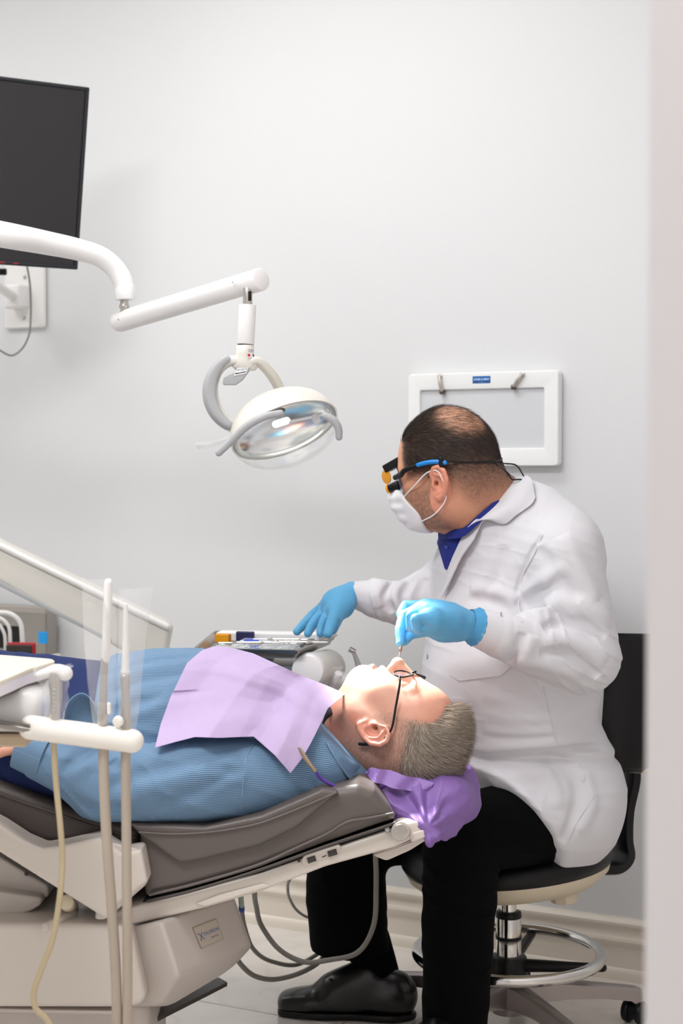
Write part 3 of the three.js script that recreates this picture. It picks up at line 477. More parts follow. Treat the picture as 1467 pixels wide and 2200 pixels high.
// ------------------------------------------------------------------ dental chair
{
  const c = thing('dental_chair', 'reclined dental chair with grey-brown vinyl upholstery and off-white covers', 'dental chair', V3(P(100, 1900, 3.08).x, 0, -3.08));
  const N = 2.84;
  // back cushion
  const cush = pl([[296, 1790], [440, 1783], [560, 1752], [690, 1700], [770, 1688], [806, 1698], [836, 1735], [850, 1762], [700, 1812], [560, 1868], [400, 1912], [312, 1930], [304, 1880]].map(q => [...q, N]));
  const bc = part(c, 'back_cushion', padded(cush, 0.5, 0.02, 0.005, 0.003), M.vinyl);
  part(bc, 'seam', [stripLine(pl([[322, 1922], [400, 1904], [560, 1856], [640, 1820], [705, 1790], [745, 1766], [790, 1758], [845, 1748]].map(q => [...q, N - 0.0035])), 0.0028)], M.vinyl);
  part(bc, 'seam', [stripLine(pl([[318, 1936], [400, 1917], [560, 1868], [700, 1818], [850, 1768]].map(q => [...q, N - 0.003])), 0.003)], M.vinylDark);
  // soft pad draped over the back cushion, its edge piped
  const pad = pl([[276, 1770], [300, 1795], [345, 1830], [382, 1855], [402, 1855], [480, 1838], [560, 1818], [640, 1778], [726, 1702], [690, 1696], [560, 1752], [440, 1776]].map(q => [...q, N - 0.012]));
  const pd = part(c, 'back_pad', padded(pad, 0.524, 0.008, 0.004, 0.002), M.vinyl);
  part(pd, 'piping', [stripLine(pl([[300, 1788], [370, 1792], [440, 1789], [500, 1781], [560, 1768], [640, 1738], [722, 1703]].map(q => [...q, N - 0.0135])), 0.0022)], M.vinyl);
  // seat
  const seat = pl([[-260, 1560], [-80, 1648], [0, 1686], [110, 1722], [230, 1757], [302, 1778], [302, 1838], [212, 1812], [120, 1822], [80, 1818], [0, 1780], [-80, 1738], [-260, 1650]].map(q => [...q, N + 0.02]));
  const st = part(c, 'seat_cushion', padded(seat, 0.5, 0.02, 0.006, 0.003), M.vinylDark);
  part(st, 'piping', [stripLine(pl([[-180, 1622], [0, 1706], [110, 1744], [200, 1775], [290, 1800]].map(q => [...q, N + 0.018])), 0.0022)], M.vinylDark);
  part(c, 'leg_rest', slab(roundPoly(pl([[-260, 1560], [-260, 1650], [-900, 1640], [-900, 1560]].map(q => [...q, N + 0.02])), 0.02, 4), 0.5, 0.02, 4), M.vinylDark);
  // frame rail along the back
  const rail = roundPoly(pl([[240, 1962], [290, 1947], [560, 1878], [700, 1830], [838, 1784], [872, 1768], [898, 1764], [908, 1774], [905, 1788], [888, 1802], [845, 1822], [700, 1862], [560, 1916], [440, 1951], [300, 1984], [250, 1992]].map(q => [...q, N + 0.008])), 0.006, 3);
  const rl = part(c, 'back_frame', slab(rail, 0.44, 0.005, 3), M.chairWhite);
  part(rl, 'frame_lip', slab(pl([[420, 1942], [470, 1922], [565, 1898], [580, 1904], [560, 1912], [440, 1949]].map(q => [...q, N + 0.004])), 0.02, 0.003), M.chairWhite);
  part(c, 'cushion_base', slab(pl([[300, 1950], [560, 1884], [700, 1836], [850, 1782], [846, 1766], [700, 1814], [560, 1870], [310, 1932]].map(q => [...q, N + 0.02])), 0.42, 0.003), M.blackPlastic);
  const ap = (x, y) => { const s = (y0 => y0)(0); return [x, y]; };
  const sw = part(c, 'switch_panel', slab(roundPoly(pl([[648, 1846], [655, 1838], [728, 1815], [733, 1820], [728, 1832], [655, 1860], [650, 1857]].map(q => [...q, N + 0.005])), 0.004), 0.008, 0.0015), M.chairWhite);
  for (const q of [[[659, 1844], [676, 1838.5], [680, 1850], [662, 1856]], [[703, 1830], [722, 1824], [725, 1836], [706, 1842]]]) part(sw, 'switch', slab(pl(q.map(e => [...e, N + 0.0025])), 0.006, 0.001), phy(0x3a3634, 0.35), 'dark rocker switch');
  part(sw, 'arrow_mark', slab(pl([[692, 1841], [701, 1837], [701, 1839], [692, 1843]].map(q => [...q, N + 0.0044])), 0.001, 0), M.blackPlastic);
  part(rl, 'screw', rod(P(642, 1849, N + 0.012), P(642, 1849, N + 0.005), 0.003, 0.003, 14, 0.0006), M.vinylDark);
  // headrest release knob and bracket
  const k0 = P(861, 1786, N + 0.012), k1 = P(860, 1786, N - 0.022);
  const kb = part(c, 'headrest_knob', [rod(k0, k1, 0.0165, 0.0165, 40, 0.002)], M.nickel, 'round metal release knob');
  part(kb, 'knob_face', rod(k1.clone().add(V3(0, 0, -0.001)), k1.clone().add(V3(0, 0, 0.0015)), 0.0128, 0.0126, 36, 0.0006), M.brushed);
  part(c, 'headrest_bracket', [rbox(0.034, 0.016, 0.08, 0.004, P(898, 1784, N + 0.045), [0, 0, 0.32]), slab(roundPoly(pl([[800, 1838], [880, 1806], [925, 1780], [940, 1790], [880, 1828], [830, 1850]].map(q => [...q, N + 0.1])), 0.006), 0.12, 0.003), rod(P(905, 1790, 3.03), P(905, 1745, 3.03), 0.02, 0.02, 20)], M.chairWhite);
  part(c, 'lever_tip', rod(P(832, 1782, N + 0.01), P(832, 1782, N - 0.003), 0.005, 0.004, 16, 0.001), M.greyPlastic);
  // hinge side cover
  const hc = pl([[-120, 1712], [0, 1774], [52, 1808], [90, 1824], [128, 1819], [212, 1800], [262, 1832], [304, 1825], [317, 1896], [250, 1946], [226, 1976], [100, 1897], [0, 1834], [-120, 1760]].map(q => [...q, N - 0.055]));
  part(c, 'hinge_cover', padded(hc, 0.07, 0.008, 0.004), M.chairWhite);
  part(c, 'hinge_facet', nets(hull([[[252, 1946], [306, 1826], [318, 1897]], [[216, 1802], [304, 1825], [262, 1832]]].map(t => t.map(q => P(...q, N - 0.05))).concat([[P(305, 1822, 2.79), P(318, 1897, 2.79), P(318, 1897, 3.1)], [P(318, 1897, 2.79), P(228, 1976, 2.79), P(228, 1976, 3.1)], [P(215, 1802, 2.79), P(305, 1824, 2.79), P(305, 1824, 3.1)], [P(150, 1800, N + 0.2), P(300, 1900, N + 0.2), P(200, 1970, N + 0.2)], [P(205, 1800, 2.8), P(205, 1970, 2.8), P(205, 1970, 3.1)]]), P(270, 1890, 2.9), 0.006), P(190, 1990, 2.76).setZ(-3.1), P(335, 1785, 2.76).setZ(-2.7), 0.006), M.chairShell);
  // lift arm cover
  const la = roundPoly(pl([[-200, 1984], [235, 1986], [268, 1990], [284, 2010], [296, 2070], [312, 2145], [303, 2160], [280, 2167], [-200, 2166]].map(q => [...q, N - 0.04])), 0.012, 3);
  part(c, 'lift_arm_cover', padded(la, 0.36, 0.012, 0.005), M.chairWhite);
  part(c, 'lift_arm_skirt', slab(pl([[-200, 2160], [40, 2168], [270, 2172], [262, 2180], [50, 2176], [-200, 2172]].map(q => [...q, N - 0.02])), 0.3, 0.002), M.chairShell);
  // motor housing with maker's plate
  const f = (x, y, D) => P(x, y, D);
  const hp = { a1: f(262, 1996, 2.86), a2: f(346, 1978, 2.8), a3: f(384, 2099, 2.8), a4: f(336, 2162, 2.82), a5: f(280, 2162, 2.86), b2: f(502, 1926, 3.1), b3: f(541, 2034, 3.1), b4: f(506, 2072, 3.12) };
  const hs = hull([[hp.a2, hp.a3, hp.b3], [hp.a3, hp.a4, hp.b4], [hp.a1, hp.a2, hp.a3], [hp.a4, hp.a5, f(280, 2162, 3.3)], [hp.a1, hp.a5, f(262, 1996, 3.3)], [hp.b2, hp.b3, f(541, 2034, 3.4)], [hp.a1, hp.a2, hp.b2], [hp.b3, hp.b4, f(506, 2072, 3.4)], [f(300, 2000, 3.3), f(400, 2000, 3.3), f(300, 2100, 3.3)]], f(400, 2040, 3.0), 0.009);
  const mh = part(c, 'motor_housing', nets(hs, V3(hp.a1.x - 0.03, hp.a4.y - 0.03, -3.34), V3(hp.b3.x + 0.06, hp.b2.y + 0.06, -2.76), 0.0036), M.chairShell);
  {
    const cv = document.createElement('canvas'); cv.width = 256; cv.height = 200; const x = cv.getContext('2d'); x.fillStyle = '#cfc4b4'; x.fillRect(0, 0, 256, 200); x.strokeStyle = '#a89c8c'; x.lineWidth = 6; x.strokeRect(3, 3, 250, 194); x.fillStyle = '#4f6fa8'; x.font = 'bold 44px sans-serif'; x.fillText('CHLOREON', 70, 104, 174); x.strokeStyle = '#4f6fa8'; x.lineWidth = 9; x.beginPath(); x.moveTo(22, 60); x.quadraticCurveTo(48, 92, 66, 132); x.moveTo(66, 64); x.quadraticCurveTo(44, 92, 28, 136); x.stroke(); x.font = 'bold 26px sans-serif'; x.fillText('■ Dental', 118, 150, 100);
    const tx = new THREE.CanvasTexture(cv); tx.colorSpace = THREE.SRGBColorSpace;
    const q = [[431, 2039], [479, 2018], [463, 1974], [412, 1994]].map(([x, y]) => onto(hs, x, y, 2.7, 3.3, 0)); const nn = q[1].clone().sub(q[0]).cross(q[3].clone().sub(q[0])).normalize(); if (nn.z < 0) nn.negate();
    const qq = q.map(p => p.clone().addScaledVector(nn, 0.0018)); const g = new THREE.BufferGeometry(); const pos = [...qq, ...q]; g.setAttribute('position', new THREE.Float32BufferAttribute(pos.flatMap(p => [p.x, p.y, p.z]), 3)); g.setAttribute('uv', new THREE.Float32BufferAttribute([0, 0, 1, 0, 1, 1, 0, 1, 0, 0, 1, 0, 1, 1, 0, 1], 2)); g.setIndex([0, 1, 2, 0, 2, 3, 4, 5, 1, 4, 1, 0, 5, 6, 2, 5, 2, 1, 6, 7, 3, 6, 3, 2, 7, 4, 0, 7, 0, 3]);
    part(mh, 'name_plate', creased(g, 0.3), std(0xffffff, 0.5, 0, { map: tx }), 'beige plate with blue lettering');
  }
  // dark foot plate under the housing, pedestal and floor plate
  { const Y = 0.185, o = [[258, 2176], [336, 2187], [488, 2110], [470, 2100], [300, 2128]].map(([x, y]) => G(x, y, Y)); const sh = new THREE.Shape(o.map(p => new THREE.Vector2(p.x, -p.z))); const g = new THREE.ExtrudeGeometry(sh, { depth: 0.008, bevelEnabled: false }); g.rotateX(-Math.PI / 2); g.translate(0, Y - 0.008, 0); part(c, 'foot_plate', creased(g, 0.5), phy(0x4c4542, 0.4)); }
  part(c, 'pedestal', [rbox(0.55, 0.24, 0.3, 0.03, V3(-0.62, 0.15, -3.05)), rbox(0.9, 0.04, 0.5, 0.015, V3(-0.62, 0.02, -3.1))], M.chairShell);
  // under the seat: link arms, hinge boxes, release lever
  part(c, 'seat_frame', [slab(roundPoly(pl([[-160, 1790], [0, 1842], [104, 1905], [104, 1930], [60, 1925], [0, 1912], [-160, 1890]].map(q => [...q, N + 0.06])), 0.008), 0.34, 0.005), slab(roundPoly(pl([[-160, 1895], [0, 1915], [90, 1928], [88, 1945], [60, 1962], [0, 1968], [-160, 1968]].map(q => [...q, N + 0.03])), 0.012), 0.34, 0.006)], M.chairShell);
  part(c, 'link_arm', [rod(P(250, 1950, 3.0), P(200, 2020, 3.0), 0.03, 0.03, 20), rbox(0.08, 0.14, 0.2, 0.01, P(245, 1965, 3.02)), rbox(0.16, 0.06, 0.2, 0.01, P(40, 1965, 3.1))], M.chairShell);
  const lv = part(c, 'release_lever', [rod(P(158, 1962, 2.86), P(98, 1992, 2.78), 0.0085, 0.0075, 20, 0.002), SDball(P(95, 1994, 2.775), 0.0088)], M.chairShell);
  part(lv, 'lever_boss', [rod(P(152, 1950, 2.9), P(142, 1938, 2.8), 0.014, 0.013, 24, 0.003)], M.beigePlastic);
  part(c, 'frame_bolt', rod(P(57, 1877, 2.91), P(57, 1877, 2.885), 0.004, 0.004, 14, 0.001), phy(0x4a3c30, 0.5));
}
function SDball(p, r) { const g = new THREE.SphereGeometry(r, 20, 14); g.translate(p.x, p.y, p.z); return g; }

// ------------------------------------------------------------------ hoses on the floor behind the chair
{
  const a = tube(pl([[806, 1820, 3.3], [808, 1900, 3.35], [802, 1990, 3.36], [770, 2045, 3.38], [710, 2062, 3.42], [650, 2066, 3.46], [600, 2040, 3.48], [565, 1995, 3.5], [550, 1945, 3.4], [546, 1905, 3.2]]), 0.0055, 90, 12);
  one('suction_hose', a, M.hoseGrey, 'grey hose looping behind the trouser leg near the motor housing', 'hose', 'hoses under the chair');
  const b = tube(pl([[700, 2040, 3.62], [690, 2062, 3.6], [650, 2088, 3.56], [590, 2104, 3.5], [550, 2098, 3.45], [520, 2075, 3.38], [500, 2040, 3.3], [495, 2010, 3.25]]), 0.0055, 60, 12);
  one('suction_hose', b, M.hoseGrey, 'lowest grey hose loop hanging to the floor beside the motor housing', 'hose', 'hoses under the chair');
  const hs = thing('suction_hose', 'grey hose with pale green end sleeve hanging nearest the motor housing', 'hose', P(600, 2070, 3.6), 'hoses under the chair');
  part(hs, 'hose', tube(pl([[690, 2045, 3.66], [640, 2072, 3.64], [585, 2066, 3.58], [545, 2040, 3.48], [525, 1990, 3.38], [519, 1952, 3.3]]), 0.0048, 60, 12), M.hoseGrey);
  part(hs, 'end_sleeve', rod(P(519, 1950, 3.3), P(516.5, 1912, 3.26), 0.0056, 0.0056, 18, 0.001), phy(0xbfd0c4, 0.4), 'pale green sleeve');
  part(hs, 'ring', rod(P(519.2, 1956, 3.305), P(518.8, 1948, 3.295), 0.0062, 0.0062, 18, 0.001), phy(0x3f57b8, 0.4), 'blue ring');
  const e = tube(pl([[622, 1890, 3.2], [618, 1905, 3.45], [622, 1930, 3.6], [640, 1958, 3.7], [665, 1972, 3.75], [700, 1975, 3.78]]), 0.0032, 40, 10);
  one('air_line', e, M.hoseGrey, 'thin grey line hanging against the baseboard', 'hose', 'hoses under the chair');
}
// ------------------------------------------------------------------ dentist's stool
const SX = P(1093, 1800, 3.5).x, SZ = -3.5;
{
  const s = thing('dentist_stool', 'black operator stool with chrome foot ring and five-legged aluminium base', 'stool', V3(SX, 0, SZ));
  const tiltSeat = g => { g.translate(-SX, -0.34, -SZ); g.rotateZ(0.085); g.translate(SX, 0.335, SZ); return g; };
  const at = (x, y, z) => V3(SX + x, y, SZ + z);
  // seat cushion: round, domed edge
  const seatY = 0.415, lathe = (pts, m, n = 64) => new THREE.LatheGeometry(pts.map(([r, y]) => new THREE.Vector2(r, y)), n);
  const cu = lathe([[0.0001, 0.345], [0.15, 0.345], [0.2, 0.35], [0.222, 0.362], [0.23, 0.378], [0.226, 0.394], [0.208, 0.407], [0.16, 0.4135], [0.08, 0.4155], [0.0001, 0.416]]); cu.scale(1, 1, 0.95); cu.translate(SX, 0, SZ);
  part(s, 'seat_cushion', tiltSeat(cu), M.blackVinyl);
  const pan = lathe([[0.0001, 0.312], [0.05, 0.31], [0.12, 0.312], [0.19, 0.324], [0.216, 0.346], [0.222, 0.364], [0.2, 0.364], [0.0001, 0.35]]); pan.scale(1, 1, 0.95); pan.translate(SX, 0, SZ);
  part(s, 'seat_pan', tiltSeat(creased(pan, 0.7)), M.beigePlastic);
  part(s, 'adjustment_knob', tiltSeat(rod(at(0.105, 0.318, 0.09), at(0.105, 0.296, 0.09), 0.031, 0.029, 8, 0.004)), M.beigePlastic);
  // gas column
  part(s, 'gas_piston', [rod(at(0, 0.2, 0), at(0, 0.325, 0), 0.0172, 0.0172, 32)], M.chrome);
  const col = part(s, 'column', [rod(at(0, 0.11, 0), at(0, 0.245, 0), 0.0275, 0.0275, 40, 0.002)], M.chrome);
  part(col, 'collar', [rod(at(0, 0.242, 0), at(0, 0.256, 0), 0.0285, 0.0275, 40, 0.003), rod(at(0, 0.196, 0), at(0, 0.204, 0), 0.0285, 0.0285, 40, 0.001)], M.blackPlastic);
  part(col, 'piston_ring', rod(at(0, 0.292, 0), at(0, 0.296, 0), 0.0178, 0.0178, 32), M.blackPlastic);
  // foot ring and spokes
  const RY = 0.165, RR = 0.198; const ring = new THREE.TorusGeometry(RR, 0.0125, 20, 96); ring.rotateX(Math.PI / 2); ring.translate(SX, RY, SZ); part(s, 'foot_ring', ring, M.chrome);
  part(s, 'ring_hub', [rod(at(0, 0.115, 0), at(0, 0.16, 0), 0.042, 0.04, 36, 0.006)], M.blackPlastic);
  for (const a of [-0.32, 2.75, 1.2]) part(s, 'spoke', [tube([at(0.02 * Math.cos(a), 0.14, -0.02 * Math.sin(a)), at(0.1 * Math.cos(a), 0.145, -0.1 * Math.sin(a)), at(RR * 1.03 * Math.cos(a), 0.152, -RR * 1.03 * Math.sin(a))], t => 0.015 - 0.006 * t, 16, 14)], M.blackPlastic);
  // base: five legs with casters
  part(s, 'base_hub', [rod(at(0, 0.035, 0), at(0, 0.115, 0), 0.036, 0.03, 36, 0.004)], M.aluminium);
  for (let i = 0; i < 5; i++) {
    const a = -0.12 + i * Math.PI * 2 / 5, dx = Math.cos(a), dz = Math.sin(a), L = 0.292; const lat = V3(-dz, 0, dx);
    const ring = (r, yc, hw, hh) => { const c = at(dx * r, yc, dz * r); return [[-hw, -hh], [-hw * 0.8, hh * 0.7], [-hw * 0.45, hh], [hw * 0.45, hh], [hw * 0.8, hh * 0.7], [hw, -hh], [hw * 0.6, -hh], [-hw * 0.6, -hh]].map(([u, v]) => c.clone().addScaledVector(lat, u).add(V3(0, v, 0))); };
    const lg = part(s, 'leg', loft([ring(0.015, 0.078, 0.026, 0.03), ring(0.06, 0.083, 0.0235, 0.024), ring(0.13, 0.082, 0.0205, 0.018), ring(0.21, 0.076, 0.018, 0.0145), ring(0.27, 0.068, 0.0165, 0.0145), ring(L - 0.008, 0.062, 0.016, 0.018), ring(L + 0.004, 0.058, 0.014, 0.016)], true, 0.7), M.aluminium);
    const cx = at(dx * (L - 0.01), 0, dz * (L - 0.01)), w = Math.cos(a * 3 + 1), e = V3(w, 0, Math.sqrt(1 - w * w));
    part(s, 'caster', [rod(cx.clone().setY(0.05), cx.clone().setY(0.03), 0.008, 0.008, 14), ...[-1, 1].map(k => { const q = cx.clone().setY(0.0255).addScaledVector(e, k * 0.008); return rod(q, q.clone().addScaledVector(e, k * 0.016), 0.0255, 0.0245, 32, 0.004); }), rod(cx.clone().setY(0.0255).addScaledVector(e, -0.012), cx.clone().setY(0.0255).addScaledVector(e, 0.012), 0.019, 0.019, 20)], M.blackPlastic);
  }
  // backrest: curved pad, beige shell, bracket
  const D0 = 3.62; const rows = [[1360, 1312, 1470, 0.02], [1375, 1304, 1478, 0.035], [1430, 1300, 1482, 0.046], [1500, 1296, 1482, 0.05], [1560, 1292, 1468, 0.05], [1595, 1296, 1448, 0.048], [1625, 1304, 1420, 0.042], [1645, 1315, 1395, 0.034], [1658, 1330, 1372, 0.018]];
  const rings = rows.map(([y, x0, x1, th]) => { const a = P(x0, y, D0 - 0.16), b = P(x1, y, D0 + 0.0), n = 14, o = []; const dir = b.clone().sub(a), nor = V3(dir.z, 0, -dir.x).normalize(); if (nor.x > 0) nor.negate(); for (let i = 0; i < n * 2; i++) { const t = i < n ? i / (n - 1) : 1 - (i - n) / (n - 1), side = i < n ? 1 : -1; const e = Math.sqrt(Math.max(0, 1 - Math.pow(2 * t - 1, 4))); o.push(a.clone().addScaledVector(dir, t).addScaledVector(nor, side * th * 0.5 * e - 0.03 * Math.sin(t * 3.1416))); } return o; });
  part(s, 'backrest', loft(rings), M.blackVinyl);
  part(s, 'backrest_shell', loft(rings.map(r => { const c = V3(0, 0, 0); r.forEach(p => c.add(p)); c.multiplyScalar(1 / r.length); return r.map(p => c.clone().lerp(p, 0.86).add(V3(0.018, -0.004, -0.012))); })), M.beigePlastic);
  const br = pl([[1340, 1600, 3.6], [1352, 1660, 3.6], [1338, 1740, 3.6], [1336, 1800, 3.58], [1340, 1835, 3.56], [1322, 1858, 3.54], [1290, 1862, 3.52], [1230, 1858, 3.5]]); const bc = curve(br), N = 40, R2 = [];
  for (let i = 0; i <= N; i++) { const p = bc.getPointAt(i / N), T = bc.getTangentAt(i / N), Z = V3(0.35, 0, 0.94), X = new THREE.Vector3().crossVectors(T, Z).normalize(); R2.push([[-1, -1], [-0.7, -1.25], [0.7, -1.25], [1, -1], [1, 1], [0.7, 1.25], [-0.7, 1.25], [-1, 1]].map(([u, v]) => p.clone().addScaledVector(X, u * 0.012).addScaledVector(Z, v * 0.028))); }
  part(s, 'back_bracket', loft(R2, true, 0.8), M.blackPlastic);
}
// ------------------------------------------------------------------ people: shared builders
const lin = h => { const c = new THREE.Color(h); return [c.r, c.g, c.b]; };
const mix3 = (a, b, t) => [lerp(a[0], b[0], t), lerp(a[1], b[1], t), lerp(a[2], b[2], t)];
// a head in its own axes: x forward, y up, z to the person's right; origin between the ear canals
function headSDF(o, F, Uv, k = {}) {
  const f = F.clone().normalize(), u = Uv.clone().addScaledVector(f, -Uv.dot(f)).normalize(), r = new THREE.Vector3().crossVectors(f, u), s = k.scale || 1;
  const L = (x, y, z) => { const px = x - o.x, py = y - o.y, pz = z - o.z; return [(px * f.x + py * f.y + pz * f.z) / s, (px * u.x + py * u.y + pz * u.z) / s, (px * r.x + py * r.y + pz * r.z) / s]; };
  const W = (x, y, z) => o.clone().addScaledVector(f, x * s).addScaledVector(u, y * s).addScaledVector(r, z * s);
  const v = V3, tall = k.tall || 0, J = k.jaw || 0, op = k.open || 0;
  const cran = SD.ell(v(-0.008, 0.042, 0), 0.103, 0.094 + tall, 0.077), face = SD.ell(v(0.042, -0.012, 0), 0.06, 0.092, 0.061), back = SD.ell(v(-0.04, 0.005, 0), 0.066, 0.06, 0.064);
  const fore = SD.ell(v(0.03, 0.06, 0), 0.066, 0.06, 0.062);
  const jawL = SD.cap(v(0.008, -0.06 + J * 0.5, 0.05), v(0.072 - op * 0.4, -0.098 + J - op, 0.016), 0.022, 0.022), chin = SD.ell(v(0.082 - op * 0.4, -0.096 + J - op, 0), 0.02, 0.019, 0.022), ramus = SD.cap(v(0.0, -0.02, 0.056), v(0.008, -0.062, 0.05), 0.02, 0.022);
  const cheek = SD.ell(v(0.062, -0.018, 0.036), 0.03, 0.03, 0.026), brow = SD.cap(v(0.092, 0.034, 0), v(0.083, 0.036, 0.036), 0.0125, 0.011);
  const nose = SD.cap(v(0.098, 0.026, 0), v(0.12, -0.02, 0), 0.0095, 0.0125), tip = SD.ell(v(0.121, -0.024, 0), 0.013, 0.0115, 0.0125), wing = SD.ell(v(0.108, -0.028, 0.012), 0.012, 0.009, 0.0085);
  const eye = SD.ell(v(0.107, 0.016, 0.033), 0.019, 0.013, 0.02), lid = SD.ell(v(0.083, 0.014, 0.032), 0.0135, 0.0125, 0.0145);
  const lipU = SD.cap(v(0.104, -0.052, 0), v(0.093, -0.056, 0.021), 0.0065, 0.003), lipD = SD.cap(v(0.102 - op * 0.3, -0.064 - op * 0.85, 0), v(0.092, -0.059 - op * 0.4, 0.021), 0.0075, 0.003), muz = SD.ell(v(0.078, -0.055 - op * 0.4 + J * 0.6, 0), 0.026, 0.034 + op * 0.4 - J * 0.5, 0.03), mouth = SD.ell(v(0.108, -0.058 - op * 0.45, 0), 0.024, 0.001 + op * 0.5, 0.019);
  // ear (right-hand one, mirrored): a dished plate with a rolled rim and a lobe
  const E = (a, b, w) => v(-0.006 + a, b, 0.078 + w);
  const rim = SD.chain([[E(0.012, 0.008, 0.002), 0.0042], [E(0.013, 0.022, 0.005), 0.0045], [E(0.004, 0.033, 0.009), 0.0048], [E(-0.010, 0.034, 0.013), 0.005], [E(-0.021, 0.024, 0.017), 0.005], [E(-0.024, 0.006, 0.018), 0.0048], [E(-0.018, -0.012, 0.014), 0.0046], [E(-0.008, -0.025, 0.009), 0.006], [E(0.002, -0.031, 0.005), 0.0066], [E(0.009, -0.024, 0.002), 0.0045]]);
  const plate = SD.ell(E(-0.005, 0.004, 0.0065), 0.019, 0.03, 0.0062, v(0.93, 0.05, -0.37).normalize(), v(-0.05, 1, 0).normalize(), v(0.37, 0, 0.93).normalize());
  const anti = SD.chain([[E(0.004, 0.02, 0.008), 0.003], [E(-0.011, 0.014, 0.0125), 0.0036], [E(-0.0145, 0.0, 0.0135), 0.0036], [E(-0.009, -0.015, 0.0105), 0.0036], [E(0.001, -0.019, 0.0065), 0.0036]]);
  const concha = SD.ell(E(-0.001, -0.001, 0.0115), 0.0105, 0.0155, 0.0085), tragus = SD.ell(E(0.0115, -0.003, 0.0025), 0.0045, 0.0075, 0.0055), canal = SD.ell(E(0.005, 0.0, 0.002), 0.0045, 0.006, 0.012);
  const skull = (x, y, z) => {
    const a = Math.abs(z); let d = smin(cran(x, y, z), back(x, y, z), 0.03); d = smin(d, fore(x, y, z), 0.03); d = smin(d, face(x, y, z), 0.03); d = smin(d, jawL(x, y, a), 0.024); d = smin(d, ramus(x, y, a), 0.026); d = smin(d, chin(x, y, z), 0.018); d = smin(d, cheek(x, y, a), 0.024); d = smin(d, muz(x, y, z), 0.02); d = smin(d, brow(x, y, a), 0.014);
    d = smax(d, -eye(x, y, a), 0.014); d = smin(d, lid(x, y, a), 0.005); d = smin(d, nose(x, y, z), 0.012); d = smin(d, tip(x, y, z), 0.008); d = smin(d, wing(x, y, a), 0.006);
    if (!k.noLips) { d = smin(d, lipU(x, y, a), 0.005); d = smin(d, lipD(x, y, a), 0.005); if (op) d = smax(d, -mouth(x, y, z), 0.004); }
    return d;
  };
  const full = (x, y, z) => {
    let d = skull(x, y, z); const a = Math.abs(z);
    if (a > 0.05 && Math.abs(x) < 0.07 && Math.abs(y) < 0.07) { let e = smin(plate(x, y, a), rim(x, y, a), 0.004); e = smin(e, anti(x, y, a), 0.0035); e = smax(e, -concha(x, y, a), 0.004); e = smin(e, tragus(x, y, a), 0.004); d = smin(d, e, 0.008); d = smax(d, -canal(x, y, a), 0.003); }
    return d;
  };
  return { L, W, f, u, r, s, skull: (x, y, z) => { const p = L(x, y, z); return skull(p[0], p[1], p[2]) * s; }, sdf: (x, y, z) => { const p = L(x, y, z); return full(p[0], p[1], p[2]) * s; } };
}
